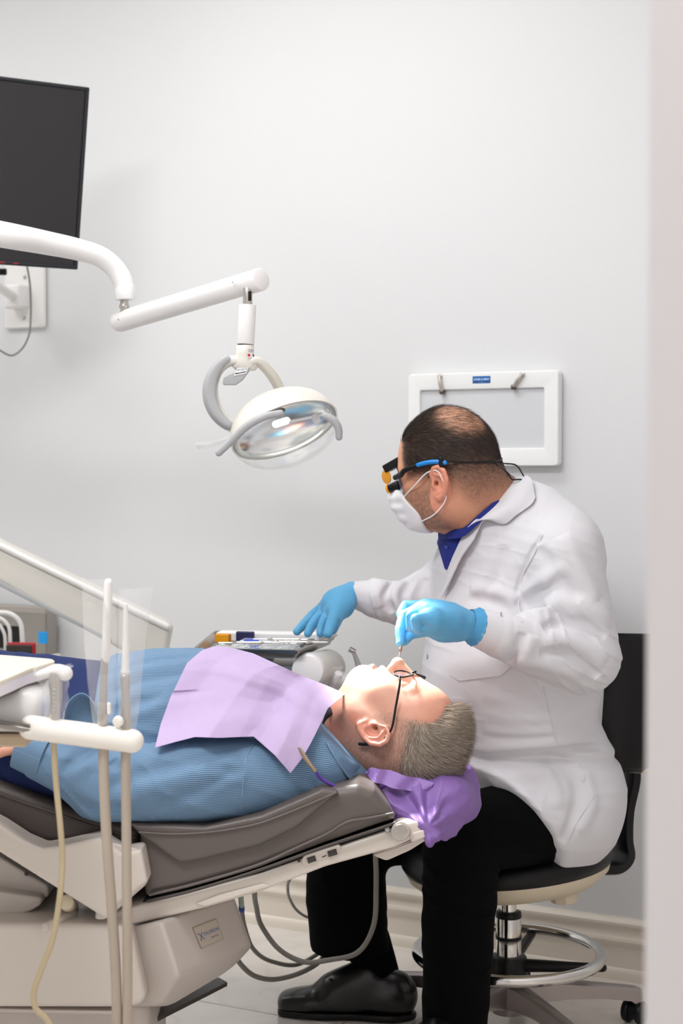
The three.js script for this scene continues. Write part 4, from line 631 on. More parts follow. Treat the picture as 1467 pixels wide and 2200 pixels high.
// strands of hair rooted on a mesh; style(localRoot, rand) -> null | { len, dir (Vector3), w, col, curl }
function strands(geo, count, seed, style, jitter = 0.35, segs = 3) {
  const R = rng(seed), p = geo.attributes.position, n = geo.attributes.normal, ix = geo.index, nt = ix.count / 3, cum = new Float64Array(nt); let A = 0;
  const a = V3(), b = V3(), c = V3(), ab = V3(), ac = V3();
  for (let i = 0; i < nt; i++) { a.fromBufferAttribute(p, ix.getX(i * 3)); b.fromBufferAttribute(p, ix.getX(i * 3 + 1)); c.fromBufferAttribute(p, ix.getX(i * 3 + 2)); A += ab.subVectors(b, a).cross(ac.subVectors(c, a)).length() / 2; cum[i] = A; }
  const pos = [], nor = [], col = [], uv = []; let made = 0;
  for (let q = 0; q < count * 6 && made < count; q++) {
    const r = R() * A; let lo = 0, hi = nt - 1; while (lo < hi) { const m = (lo + hi) >> 1; cum[m] < r ? lo = m + 1 : hi = m; }
    let u = R(), v = R(); if (u + v > 1) { u = 1 - u; v = 1 - v; }
    const i0 = ix.getX(lo * 3), i1 = ix.getX(lo * 3 + 1), i2 = ix.getX(lo * 3 + 2);
    const pt = a.fromBufferAttribute(p, i0).clone().multiplyScalar(1 - u - v).addScaledVector(b.fromBufferAttribute(p, i1), u).addScaledVector(c.fromBufferAttribute(p, i2), v);
    const nn = V3().fromBufferAttribute(n, i0).multiplyScalar(1 - u - v).addScaledVector(V3().fromBufferAttribute(n, i1), u).addScaledVector(V3().fromBufferAttribute(n, i2), v).normalize();
    const s = style(pt, nn, R); if (!s) continue; made++;
    const d = s.dir.clone().add(V3((R() - 0.5) * jitter, (R() - 0.5) * jitter, (R() - 0.5) * jitter)).normalize(), len = s.len * (0.75 + 0.5 * R());
    const side = V3().crossVectors(d, V3(R() - 0.5, R() - 0.5, R() - 0.5)).normalize(); if (V3().crossVectors(side, d).dot(nn) > 0) side.negate(); const bend = nn.clone().multiplyScalar(-(s.curl || 0.2) * len);
    const P0 = []; for (let k = 0; k <= segs; k++) { const t = k / segs; P0.push(pt.clone().addScaledVector(nn, -0.0008).addScaledVector(d, len * t).addScaledVector(bend, t * t)); }
    for (let k = 0; k < segs; k++) {
      const w0 = s.w * (1 - 0.75 * k / segs) * 0.5, w1 = s.w * (1 - 0.75 * (k + 1) / segs) * 0.5, p0 = P0[k], p1 = P0[k + 1];
      const A1 = p0.clone().addScaledVector(side, w0), A2 = p0.clone().addScaledVector(side, -w0), B1 = p1.clone().addScaledVector(side, w1), B2 = p1.clone().addScaledVector(side, -w1);
      const fn = V3().crossVectors(d, side).normalize(); const mn = fn.add(nn).normalize();
      const tri = k === segs - 1 ? [A1, A2, p1] : [A1, A2, B1, A2, B2, B1];
      for (const w of tri) { pos.push(w.x, w.y, w.z); nor.push(mn.x, mn.y, mn.z); col.push(...s.col); uv.push(0, 0); }
    }
  }
  const g = new THREE.BufferGeometry(); g.setAttribute('position', new THREE.Float32BufferAttribute(pos, 3)); g.setAttribute('normal', new THREE.Float32BufferAttribute(nor, 3)); g.setAttribute('color', new THREE.Float32BufferAttribute(col, 3)); g.setAttribute('uv', new THREE.Float32BufferAttribute(uv, 2)); return g;
}
function boundsOf(list, pad) { const b = new THREE.Box3(); list.forEach(p => b.expandByPoint(p)); b.expandByScalar(pad); return [b.min, b.max]; }
// a sharp-ridged cloth fold pattern: across = direction the folds repeat in, along = direction they run in
function foldField(across, along, fa, fl, seed) { const A = across.clone().normalize(), B = along.clone().normalize(); fa *= 2.1; fl *= 1.5; return (x, y, z) => { const u = (x * A.x + y * A.y + z * A.z) * fa, v = (x * B.x + y * B.y + z * B.z) * fl; const w = nz(u * 0.3 + seed, v * 0.7, seed) * 1.1; const n = nz(u + w, v + seed * 1.7, seed); const r = Math.max(0, 1 - 2.6 * Math.abs(n)); return r * r * 1.3 - 0.35; }; }
// single folds: each a line of pixels laid on a field, pushed out (amp > 0) or drawn in (amp < 0) over a width w
function creases(sdf, D0, D1, list) {
  const L = list.map(([amp, w, pts]) => { const c = curve(pts.map(([x, y]) => onto(sdf, x, y, D0, D1, 0))), q = c.getPoints(Math.max(4, pts.length * 3)); const ctr = V3(); q.forEach(p => ctr.add(p)); ctr.multiplyScalar(1 / q.length); const rad = Math.max(...q.map(p => p.distanceTo(ctr))) + 3 * w; return { amp, w, q, ctr, rad }; });
  return (x, y, z) => { let s = 0; for (const c of L) { if (Math.hypot(x - c.ctr.x, y - c.ctr.y, z - c.ctr.z) > c.rad) continue; let bd = 1e9, bt = 0; const n = c.q.length - 1; for (let i = 0; i < n; i++) { const a = c.q[i], b = c.q[i + 1], ex = b.x - a.x, ey = b.y - a.y, ez = b.z - a.z, px = x - a.x, py = y - a.y, pz = z - a.z; let t = (px * ex + py * ey + pz * ez) / (ex * ex + ey * ey + ez * ez + 1e-12); t = t < 0 ? 0 : t > 1 ? 1 : t; const d = (px - t * ex) ** 2 + (py - t * ey) ** 2 + (pz - t * ez) ** 2; if (d < bd) { bd = d; bt = (i + t) / n; } } const k = bd / (c.w * c.w); if (k < 6) s += c.amp * Math.exp(-k) * (1 - Math.pow(2 * bt - 1, 6)); } return s; };
}
const near = (p, r0, r1) => (x, y, z) => 1 - sstep(r0, r1, Math.hypot(x - p.x, y - p.y, z - p.z));
const hairMat = new THREE.MeshStandardMaterial({ vertexColors: true, roughness: 0.55, side: THREE.DoubleSide });
const skinMat = new THREE.MeshPhysicalMaterial({ vertexColors: true, roughness: 0.5, sheen: 0.15, sheenRoughness: 0.6, bumpMap: rep(grainTex, 60, 60), bumpScale: 0.0002 });
const finger = (list, r0, r1) => SD.chain(list.map((q, i) => [P(...q), lerp(r0, r1, i / (list.length - 1))]));
// ------------------------------------------------------------------ the dentist
const DENT = {};
{
  const who = thing('person', 'seated dentist in white coat, face mask and blue gloves, looking away', 'person', V3(SX, 0, SZ));
  // ---- skeleton
  const F = V3(-0.9, -0.14, -0.42), Lh = V3(-0.42, 0, 0.9).normalize();
  const ear = P(936, 1031, 3.35), O = ear.clone().addScaledVector(Lh, -0.08);
  const H = headSDF(O, F, V3(-0.1, 1, 0.06), { scale: 1.0, tall: 0.018, jaw: 0.03, noLips: true });
  const neckB = P(1090, 1150, 3.47);
  const neck = U(0.03, SD.cap(H.W(-0.022, -0.03, 0), neckB, 0.066, 0.082), SD.cap(H.W(-0.045, -0.0, 0), P(1105, 1110, 3.47), 0.05, 0.07), SD.cap(H.W(0.015, -0.045, 0), P(1052, 1160, 3.46), 0.042, 0.058));
  const headNeck = U(0.03, H.sdf, neck);
  const bF = V3(-0.707, 0, 0.707), bL = V3(0.707, 0, 0.707), Y = V3(0, 1, 0);
  const chestC = P(1106, 1298, 3.46), bellyC = P(1094, 1490, 3.44), hipC = P(1172, 1695, 3.5);
  const shN = P(1207, 1197, 3.32), elN = P(1256, 1412, 3.28), wrN = P(1008, 1343, 3.165);
  const shF = P(1010, 1245, 3.62), elF = P(868, 1297, 3.54), wrF = P(757, 1276, 3.52);
  const hpN = P(1215, 1745, 3.4), knN = P(992, 1795, 3.24), anN = P(978, 2235, 3.26);
  const hpF = P(1150, 1745, 3.58), knF = P(735, 1790, 3.62), anF = P(815, 2110, 3.58);
  // ---- body (one mesh: fine grid for the head, coarser for the clothed rest)
  const stub = (q) => { const [x, y, z] = q; let s = sstep(0.012, -0.02, y) * sstep(-0.028, 0.012, x) * sstep(-0.135, -0.1, y + 0.0); s *= 1 - 0.4 * sstep(0.0, 0.09, Math.abs(z) < 0.03 ? 0.09 : 0); return clamp(s, 0, 1); };
  const hairD = (q) => {           // where scalp hair grows and how thickly
    const [x, y, z] = q; const a = Math.abs(z);
    let d = sstep(-0.045 - 0.06 * sstep(-0.03, -0.08, x), 0.02, y - (x > 0.0 ? 0.012 + x * 0.35 : 0));        // grows in above the ear, lower at the nape
    d *= 1 - sstep(0.068, 0.084, x - 0.06 * sstep(0.09, 0.13, y));                                             // front hairline
    const tx = x + 0.05, ty = (y - 0.132), tz = z + 0.012; const bald = 1 - sstep(0.035, 0.07, Math.hypot(tx * 0.8, ty * 0.9, tz * 0.85));
    return clamp(d * (1 - 0.72 * bald), 0, 1);
  };
  const skinC = lin(0xe8ab86), redC = lin(0xde9274), shC = lin(0x6a5044), paleC = lin(0xe6b592);
  const color = (x, y, z) => { const q = H.L(x, y, z); let c = mix3(skinC, redC, 0.35 + 0.5 * fbm(x * 26, y * 26, z * 26)); if (Math.abs(q[2]) > 0.078) c = mix3(c, lin(0xe28e78), 0.6); c = mix3(c, paleC, 0.35 * sstep(0.03, 0.09, q[1]) ); const earZ = Math.abs(q[2]) > 0.078 ? 0 : 1; const s = earZ * stub(q) * (0.62 + 0.5 * fbm(x * 130, y * 130, z * 130)); c = mix3(c, shC, clamp(s, 0, 0.75)); const h = earZ * hairD(q); return mix3(c, lin(0x3a2b23), clamp(h * 0.75 + 0.2 * h * fbm(x * 150, y * 150, z * 150), 0, 0.85)); };
  const hg = nets(headNeck, V3(O.x - 0.19, neckB.y - 0.03, O.z - 0.15), V3(O.x + 0.22, O.y + 0.2, O.z + 0.17), 0.0032, { color });
  const inner = U(0.04, SD.ell(chestC, 0.16, 0.2, 0.1, bL, Y, bF), SD.ell(bellyC, 0.14, 0.17, 0.14, bL, Y, bF), SD.ell(hipC, 0.15, 0.1, 0.12, bL, Y, bF), neck, SD.chain([[shN, 0.05], [elN, 0.035], [wrN, 0.024]]), SD.chain([[shF, 0.05], [elF, 0.035], [wrF, 0.024]]), SD.chain([[hpN, 0.075], [knN, 0.05], [anN, 0.035]]), SD.chain([[hpF, 0.075], [knF, 0.05], [anF, 0.035]]));
  const bg = nets(inner, V3(P(640, 1500, 3.6).x, 0.02, -3.8), V3(P(1330, 1500, 3.3).x, neckB.y - 0.02, -3.05), 0.014, { color: () => skinC });
  part(who, 'body', [hg, bg], skinMat);
  // ---- hair
  const dk = [lin(0x2a1f1a), lin(0x382a22), lin(0x4a3a30), lin(0x1d1613)];
  const hs = strands(hg, 48000, 11, (p, n, R) => { const q = H.L(p.x, p.y, p.z); const h = hairD(q); if (R() > h * h + 0.06 * (q[1] > 0.09 ? 1 : 0) || q[1] < -0.09 || q[0] > 0.1 || Math.abs(q[2]) > 0.078 && q[1] < 0.04) return null; const top = sstep(0.06, 0.12, q[1]); const d = H.f.clone().multiplyScalar(-0.9 + (-0.2) * top).addScaledVector(H.u, -0.55 * (1 - top)); d.addScaledVector(n, -d.dot(n)).normalize().addScaledVector(n, 0.22); return { len: lerp(0.007, 0.024, sstep(0.0, 0.09, q[1])), dir: d, w: 0.00042, col: dk[Math.floor(R() * 4)], curl: 0.12 }; }, 0.25);
  part(who, 'hair', hs, hairMat, 'short dark hair thinning at the crown');
  const bs = strands(hg, 3500, 12, (p, n, R) => { const q = H.L(p.x, p.y, p.z); if (R() > stub(q)) return null; const d = H.u.clone().multiplyScalar(-1).addScaledVector(n, 0.6); return { len: 0.003, dir: d, w: 0.0005, col: dk[Math.floor(R() * 3)], curl: 0.1 }; });
  part(who, 'beard', bs, hairMat, 'short dark stubble');
  // ---- mask and its ear loops
  const mBulge = U(0.03, H.skull, SD.ell(H.W(0.084, -0.036, 0), 0.046, 0.048, 0.043, H.f, H.u, H.r));
  const maskS = (x, y, z) => { const q = H.L(x, y, z), d = mBulge(x, y, z); const edge = 0.056 + 0.034 * sstep(-0.07, 0.0, q[1]); return smax(smax(d - 0.0045 - 0.0012 * Math.sin(q[1] * 260) * sstep(0.08, 0.1, q[0]), edge - q[0], 0.004), q[1] + 0.012 - 0.3 * (q[0] - 0.08), 0.004); };
  part(who, 'face_mask', nets(maskS, V3(O.x - 0.19, O.y - 0.18, O.z - 0.16), V3(O.x + 0.02, O.y + 0.06, O.z + 0.12), 0.0028), phy(0xf4f4f6, 0.75), 'white surgical face mask');
  for (const s of [-1, 1]) part(who, 'ear_loop', [[H.W(0.088, -0.022, s * 0.05), H.W(0.05, 0.002, s * 0.078), H.W(0.012, 0.026, s * 0.085), H.W(-0.012, 0.026, s * 0.091), H.W(-0.026, 0.0, s * 0.094)], [H.W(-0.026, 0.0, s * 0.094), H.W(-0.016, -0.03, s * 0.086), H.W(0.012, -0.06, s * 0.078), H.W(0.056, -0.075, s * 0.055)]].map(a => tube(a.map(p => { const d = H.sdf(p.x, p.y, p.z); return d < 0.002 ? p.clone().addScaledVector(grad(H.sdf, p), 0.002 - d) : p; }), 0.0014, 24, 8)), phy(0xf6f6f6, 0.7));

  // ---- coat
  const hem = SD.plane(P(1128, 1762, 3.3), hpN.clone().sub(knN).normalize().multiplyScalar(-1).add(V3(0.02, -0.62, 0)));
  const torso = U(0.09, SD.ell(chestC, 0.205, 0.235, 0.148, bL, Y, bF), SD.ell(bellyC, 0.186, 0.19, 0.192, bL, Y, bF), SD.ell(hipC, 0.165, 0.125, 0.14, bL, Y, bF), SD.cap(P(1085, 1150, 3.47), P(1210, 1175, 3.37), 0.075, 0.07), SD.cap(P(1085, 1150, 3.47), P(1025, 1222, 3.6), 0.07, 0.062), SD.ell(P(1105, 1120, 3.49), 0.1, 0.055, 0.09, bL, Y, bF));
  const skirt = keep(0.012, U(0.08, SD.cap(hpN, knN, 0.112, 0.1), SD.ell(P(1205, 1738, 3.46), 0.092, 0.105, 0.14, V3(1, 0, 0), Y, V3(0, 0, 1)), SD.cap(P(1200, 1650, 3.45), P(1075, 1685, 3.4), 0.11, 0.09), SD.cap(P(1130, 1660, 3.5), P(1000, 1690, 3.56), 0.1, 0.085)), hem);
  const slN = SD.chain([[shN, 0.082], [shN.clone().lerp(elN, 0.5), 0.077], [elN, 0.074], [elN.clone().lerp(wrN, 0.5), 0.061], [P(1075, 1366, 3.19), 0.046], [wrN, 0.033]]);
  const slF = SD.chain([[shF, 0.075], [elF, 0.05], [elF.clone().lerp(wrF, 0.55), 0.043], [wrF, 0.0275]]);
  const cuffN = SD.plane(wrN.clone().addScaledVector(wrN.clone().sub(elN).normalize(), -0.012), wrN.clone().sub(elN)), cuffF = SD.plane(wrF.clone().addScaledVector(wrF.clone().sub(elF).normalize(), 0.006), wrF.clone().sub(elF));
  // folds
  const armN = elN.clone().sub(wrN).normalize();
  const f1 = foldField(V3(0.75, 0.55, 0.2), V3(-0.5, 0.8, 0.2), 17, 5, 2.1), f2 = foldField(V3(0.3, 1, 0), V3(1, -0.3, 0), 13, 3.2, 7.7), f3 = foldField(V3(1, 0.35, 0.3), V3(-0.3, 1, 0), 16, 4, 4.4), f4 = foldField(V3(0.1, 1, 0.1), V3(1, 0.1, 0), 11, 2.2, 9.3), f5 = foldField(V3(1, 0.2, 0.4), V3(0.1, -1, 0.1), 9, 2, 1.3);
  const nEl = near(P(1235, 1395, 3.25), 0.02, 0.17), nEl2 = near(P(1110, 1370, 3.18), 0.01, 0.12), nFar = near(P(870, 1300, 3.5), 0.03, 0.13), nWa = near(P(1180, 1625, 3.38), 0.03, 0.2), nArm = near(P(1150, 1260, 3.38), 0.02, 0.15), nSk = near(P(1230, 1740, 3.3), 0.03, 0.16);
  const fold = (x, y, z) => 0.0095 * nEl(x, y, z) * f1(x, y, z) + 0.005 * nEl2(x, y, z) * f3(x, y, z) + 0.0075 * nFar(x, y, z) * f3(x, y, z) + 0.007 * nWa(x, y, z) * f4(x, y, z) + 0.004 * nArm(x, y, z) * f1(x, y, z) + 0.004 * nSk(x, y, z) * f5(x, y, z) + 0.0022 * f2(x, y, z) + 0.0014 * f5(x, y, z);
  const waist = (x, y, z) => { const v = (P(1180, 1622, 3.4).y + 0.08 * (P(1180, 1600, 3.4).x - x)) - y; return 0.007 * Math.exp(-v * v / 0.00008); };     // the belt line drawn in above the lap
  const coatS0 = (x, y, z) => { let t = smin(torso(x, y, z), skirt(x, y, z), 0.05); let a = smax(slN(x, y, z), cuffN(x, y, z), 0.004), b = smax(slF(x, y, z), cuffF(x, y, z), 0.004); t = smin(t, a, 0.022); t = smin(t, b, 0.03); return t; };
  const cr = creases(coatS0, 3.0, 3.8, [
    [-0.022, 0.010, [[1168, 1352], [1205, 1338], [1250, 1340], [1302, 1370]]], [0.014, 0.018, [[1140, 1316], [1200, 1298], [1262, 1304], [1312, 1340]]], [0.013, 0.015, [[1165, 1380], [1215, 1375], [1262, 1394], [1300, 1428]]], [-0.015, 0.010, [[1158, 1402], [1215, 1403], [1258, 1426], [1286, 1456]]], [0.012, 0.014, [[1108, 1414], [1180, 1432], [1252, 1456]]], [-0.014, 0.009, [[1124, 1360], [1112, 1396], [1094, 1428]]], [0.011, 0.012, [[1143, 1364], [1133, 1400], [1114, 1436]]],
    [-0.014, 0.012, [[1110, 1306], [1160, 1272], [1216, 1244]]], [0.01, 0.016, [[1122, 1282], [1165, 1248], [1224, 1214]]], [-0.009, 0.014, [[1160, 1172], [1195, 1236], [1250, 1290]]], [0.011, 0.018, [[1205, 1150], [1240, 1215], [1284, 1290]]],
    [-0.0093, 0.0056, [[1165, 1150], [1130, 1212], [1113, 1268], [1121, 1330]]], [-0.0093, 0.0112, [[1003, 1284], [1066, 1296], [1120, 1330]]], [0.00775, 0.01344, [[1010, 1262], [1070, 1272], [1112, 1292]]], [-0.00775, 0.01344, [[1085, 1170], [1070, 1230], [1030, 1290]]],
    [-0.0124, 0.00784, [[1010, 1636], [1106, 1619], [1200, 1608], [1290, 1604]]], [0.01085, 0.01008, [[1018, 1606], [1106, 1604], [1190, 1596], [1285, 1588]]], [-0.0093, 0.00672, [[1165, 1612], [1226, 1622], [1290, 1650]]], [-0.0062, 0.00896, [[1030, 1582], [1110, 1590], [1190, 1584]]], [-0.00465, 0.01344, [[1030, 1510], [1110, 1530], [1190, 1528]]], [-0.00465, 0.01232, [[1040, 1552], [1110, 1562], [1190, 1556]]], [-0.00465, 0.01344, [[1030, 1470], [1110, 1490], [1170, 1486]]],
    [0.0093, 0.01568, [[1160, 1640], [1190, 1690], [1196, 1740]]], [-0.0093, 0.01344, [[1212, 1640], [1240, 1690], [1232, 1750], [1206, 1810]]], [0.00775, 0.01344, [[1250, 1650], [1272, 1720], [1240, 1790]]], [0.0093, 0.02016, [[1060, 1690], [1110, 1660], [1170, 1660]]],
    [-0.0124, 0.00896, [[850, 1246], [828, 1282], [846, 1316]]], [0.0093, 0.0112, [[868, 1246], [848, 1284], [866, 1322]]], [-0.0124, 0.00896, [[888, 1243], [866, 1280], [880, 1320]]], [-0.01085, 0.01008, [[915, 1240], [896, 1284], [905, 1330]]], [0.00775, 0.0112, [[828, 1246], [808, 1278], [820, 1306]]]]);
  const coatS = (x, y, z) => { const d = coatS0(x, y, z); if (d > 0.07 || d < -0.07) return d; return d - 0.5 * fold(x, y, z) - cr(x, y, z) + waist(x, y, z); };
  DENT.coat = coatS;
  const neckHole = SD.cap(P(1052, 1080, 3.46), P(1088, 1150, 3.47), 0.082, 0.08);
  const coatG = nets((x, y, z) => smax(coatS(x, y, z), -neckHole(x, y, z), 0.004), V3(P(735, 1300, 3.6).x, 0.33, -3.78), V3(P(1345, 1300, 3.4).x + 0.02, 1.235, -3.03), 0.0044, { slack: 3.5 });
  const coatM = phy(0xdbdbdf, 0.85, { bumpMap: rep(weaveTex, 14, 14), bumpScale: 0.00015 });
  const coat = part(who, 'lab_coat', coatG, coatM, 'white lab coat');
  // collar, lapels, pocket, snap, seam
  const cl = (D0, D1, b, t, l, r, o) => patch(coatS, D0, D1, b, t, l, r, o);
  part(coat, 'lapel', cl(3.0, 3.8, [[948, 1284], [960, 1226]], [[1016, 1158], [1038, 1112], [1000, 1133]].slice(0, 2).reverse().concat([]).reverse(), [[948, 1284], [989, 1197], [1016, 1158]], [[960, 1226], [972, 1196], [1000, 1136], [1038, 1112]], { nu: 10, nv: 30, off: 0.009, thick: 0.003, lift: (u, v) => 0.009 * (1 - u) * sstep(0, 0.3, v) }), coatM);
  const colTop = pl([[1119, 1031, 3.5], [1104, 1043, 3.44], [1063, 1083, 3.36], [1028, 1112, 3.35], [1000, 1136, 3.36]]), colBot = [[1150, 1068], [1142, 1082], [1110, 1106], [1082, 1126], [1040, 1111]].map(([x, y]) => onto(coatS, x, y, 3.0, 3.9, 0.006));
  { const A = curve(colTop), B = curve(colBot), g = []; for (let i = 0; i <= 10; i++) { const v = i / 10, row = []; for (let j = 0; j <= 30; j++) { const t = j / 30, p = A.getPoint(t).lerp(B.getPoint(t), v); const d = coatS(p.x, p.y, p.z); p.addScaledVector(V3(0.1, 0.5, 0.85).normalize(), 0.012 * Math.sin(v * 3.1416)); if (d < 0.004) p.addScaledVector(grad(coatS, p), 0.004 - d); row.push(p); } g.push(row); } part(coat, 'collar', sheet(g, 0.002), coatM); }
  { const A = pl([[1136, 1030, 3.53], [1148, 1052, 3.58], [1140, 1062, 3.64], [1100, 1052, 3.68]]); const B = A.map(p => p.clone().add(V3(0.03, -0.05, 0))); part(coat, 'collar_back', sheet([A, A.map((p, i) => p.clone().lerp(B[i], 0.5).add(V3(0.008, 0.006, 0))), B], 0.002), coatM); }
  const bodice = (x, y, z) => { const e = smin(torso(x, y, z), skirt(x, y, z), 0.05); return Math.abs(e) > 0.07 ? e : e - 0.5 * fold(x, y, z) - cr(x, y, z); };
  part(coat, 'pocket', patch(bodice, 3.0, 3.8, [[966, 1450], [985, 1463], [1075, 1452], [1105, 1425]], [[972, 1322], [1030, 1312], [1086, 1322]], [[966, 1450], [972, 1322]], [[1105, 1425], [1086, 1322]], { nu: 24, nv: 24, off: 0.002, thick: 0.0012 }), coatM);
  { const c = onto(coatS, 918, 1410, 3.0, 3.8, 0.001), n = grad(coatS, c), t = new THREE.TorusGeometry(0.0042, 0.0011, 8, 24); const fr = frameOf(n); t.applyMatrix4(mat4(fr.x, fr.y, fr.z, c)); part(coat, 'snap', t, M.nickel, 'small metal ring snap'); }
  { const sm = (a) => tube(a.map(([x, y]) => onto(coatS, x, y, 3.0, 3.8, 0.0005)), 0.0013, 40, 6); part(coat, 'seam', [sm([[1168, 1478], [1178, 1520], [1190, 1570], [1196, 1604]]), sm([[1120, 1335], [1114, 1290], [1122, 1240], [1145, 1195], [1165, 1150]]), sm([[1245, 1640], [1256, 1670], [1252, 1680]]), sm([[1275, 1712], [1240, 1765], [1215, 1815]])], coatM); }
  // pen clip at the pocket
  { const p = onto(coatS, 1076, 1316, 3.0, 3.8, 0.006); part(coat, 'pen_clip', tube([p, p.clone().add(V3(0.001, -0.012, 0.001)), p.clone().add(V3(0.002, -0.024, 0))], 0.0016, 8, 8), M.nickel); }
  // ---- shirt in the opening of the coat and around the neck
  const shirtM = phy(0x15267e, 0.85);
  const sh = part(who, 'shirt', [patch(coatS, 3.0, 3.9, [[939, 1168], [955, 1222], [962, 1226]], [[938, 1130], [965, 1138], [1000, 1140]], [[939, 1168], [938, 1130]], [[962, 1226], [980, 1182], [1000, 1140]], { nu: 16, nv: 20, off: 0.004, thick: 0.003 })], shirtM, 'dark blue shirt');
  { const A = curve(pl([[1113, 1029, 3.53], [1101, 1038, 3.448], [1059, 1079, 3.362], [1025, 1108, 3.352], [994, 1134, 3.37], [962, 1134, 3.42], [938, 1129, 3.5]])), B = curve(pl([[1124, 1036, 3.53], [1108, 1050, 3.44], [1068, 1092, 3.352], [1032, 1122, 3.345], [996, 1152, 3.36], [966, 1158, 3.4], [942, 1158, 3.48]])), g = []; for (let i = 0; i <= 4; i++) g.push(Array.from({ length: 31 }, (_, j) => A.getPoint(j / 30).lerp(B.getPoint(j / 30), i / 4).add(V3(0, 0, 0.004 * Math.sin(i / 4 * 3.14))))); part(sh, 'shirt_collar', sheet(g, 0.002), shirtM); }
  { const p = onto(coatS, 959, 1176, 3.0, 3.9, 0.006); part(sh, 'button', rod(p, p.clone().add(V3(-0.001, 0, 0.002)), 0.004, 0.004, 16, 0.0008), phy(0x2b3f9c, 0.4)); }

  // ---- trousers
  const trM = phy(0x060607, 0.92, { specularIntensity: 0.2, bumpMap: rep(weaveTex, 14, 14), bumpScale: 0.0002 });
  const tf = foldField(V3(0.2, 1, 0.2), V3(1, -0.1, 0), 10, 4, 3.3);
  const legN = SD.chain([[hpN, 0.098], [knN, 0.078], [P(985, 1980, 3.25), 0.073], [P(978, 2190, 3.26), 0.066], [anN, 0.064]]);
  const legF = U(0.03, SD.chain([[hpF, 0.095], [P(760, 1785, 3.62), 0.08]]), SD.ell(P(738, 1900, 3.6), 0.082, 0.2, 0.075), SD.cap(P(748, 1790, 3.6), P(752, 2036, 3.58), 0.07, 0.086));
  const hemF = SD.plane(P(752, 2043, 3.58), V3(0, -1, 0));
  const trS = (x, y, z) => { let d = smin(legN(x, y, z), smax(legF(x, y, z), hemF(x, y, z), 0.004), 0.02); d = smin(d, SD0(x, y, z), 0.04); if (Math.abs(d) > 0.02) return d; return d - 0.0025 * tf(x, y, z); };
  const SD0 = SD.ell(hipC, 0.17, 0.11, 0.14, bL, Y, bF);
  part(who, 'trousers', nets(trS, V3(P(640, 1900, 3.6).x - 0.03, 0.04, -3.76), V3(P(1290, 1900, 3.4).x, 0.66, -3.1), 0.008), trM, 'black trousers');
  // far ankle in a sock, shoes
  part(who, 'sock', nets(U(0.02, SD.chain([[P(790, 2020, 3.6), 0.05], [P(805, 2075, 3.59), 0.05], [P(822, 2130, 3.58), 0.047]])), ...boundsOf(pl([[740, 2000, 3.6], [880, 2150, 3.6], [800, 2000, 3.52], [800, 2100, 3.68]]), 0.02), 0.006), trM, 'black sock');
  const shoeM = phy(0x08080a, 0.3, { clearcoat: 0.35, clearcoatRoughness: 0.25 });
  const mkShoe = (toe, heel, floorY) => {
    const d = heel.clone().sub(toe).setY(0), Ln = d.length(); d.normalize(); const lt = V3(-d.z, 0, d.x);
    const at = (t, y, w) => toe.clone().addScaledVector(d, t * Ln).setY(floorY + y).addScaledVector(lt, w);
    const up = U(0.03, SD.ell(at(0.3, 0.03, 0), 0.085, 0.03, 0.043, d, Y, lt), SD.rbox(at(0.12, 0.022, 0), 0.034, 0.016, 0.033, 0.012, d, Y, lt), SD.ell(at(0.62, 0.05, 0), 0.1, 0.05, 0.039, d, Y, lt), SD.ell(at(0.87, 0.05, 0), 0.052, 0.055, 0.037, d, Y, lt), SD.cap(at(0.42, 0.06, 0), at(0.66, 0.095, 0), 0.03, 0.036));
    const s = keep(0.006, up, SD.plane(at(0, 0.012, 0), V3(0, -1, 0)));
    const sole = keep(0.003, U(0.02, SD.ell(at(0.29, 0.01, 0), 0.084, 0.05, 0.046, d, Y, lt), SD.rbox(at(0.12, 0.01, 0), 0.036, 0.03, 0.034, 0.012, d, Y, lt), SD.ell(at(0.8, 0.01, 0), 0.07, 0.05, 0.04, d, Y, lt), SD.cap(at(0.2, 0.01, 0), at(0.85, 0.01, 0), 0.036, 0.036)), SD.plane(at(0, 0.0145, 0), V3(0, 1, 0)), SD.plane(at(0, 0.0, 0), V3(0, -1, 0)));
    const [lo, hi] = boundsOf([at(0, 0, 0.06), at(1, 0.14, -0.06), at(0, 0, -0.06), at(1, 0, 0.06)], 0.03);
    const m = part(who, 'shoe', nets(s, lo, hi, 0.0045), shoeM, 'black leather shoe'); part(m, 'sole', nets(sole, lo, hi, 0.0035), M.blackPlastic); part(m, 'tongue_edge', tube([at(0.4, 0.088, -0.028), at(0.36, 0.078, 0.0), at(0.4, 0.088, 0.03)], 0.003, 12, 8), shoeM);
  };
  const fy = 0.002; mkShoe(P(602, 2150, 3.6).setY(0), P(884, 2150, 3.56).setY(0), fy);
  mkShoe(V3(P(900, 2200, 3.16).x - 0.05, 0, -3.05), V3(P(978, 2200, 3.26).x + 0.03, 0, -3.32), fy);

  // ---- gloved hands
  const glM = phy(0x5aa9d6, 0.5, { sheen: 0.2, bumpMap: rep(grainTex, 30, 30), bumpScale: 0.0002 });
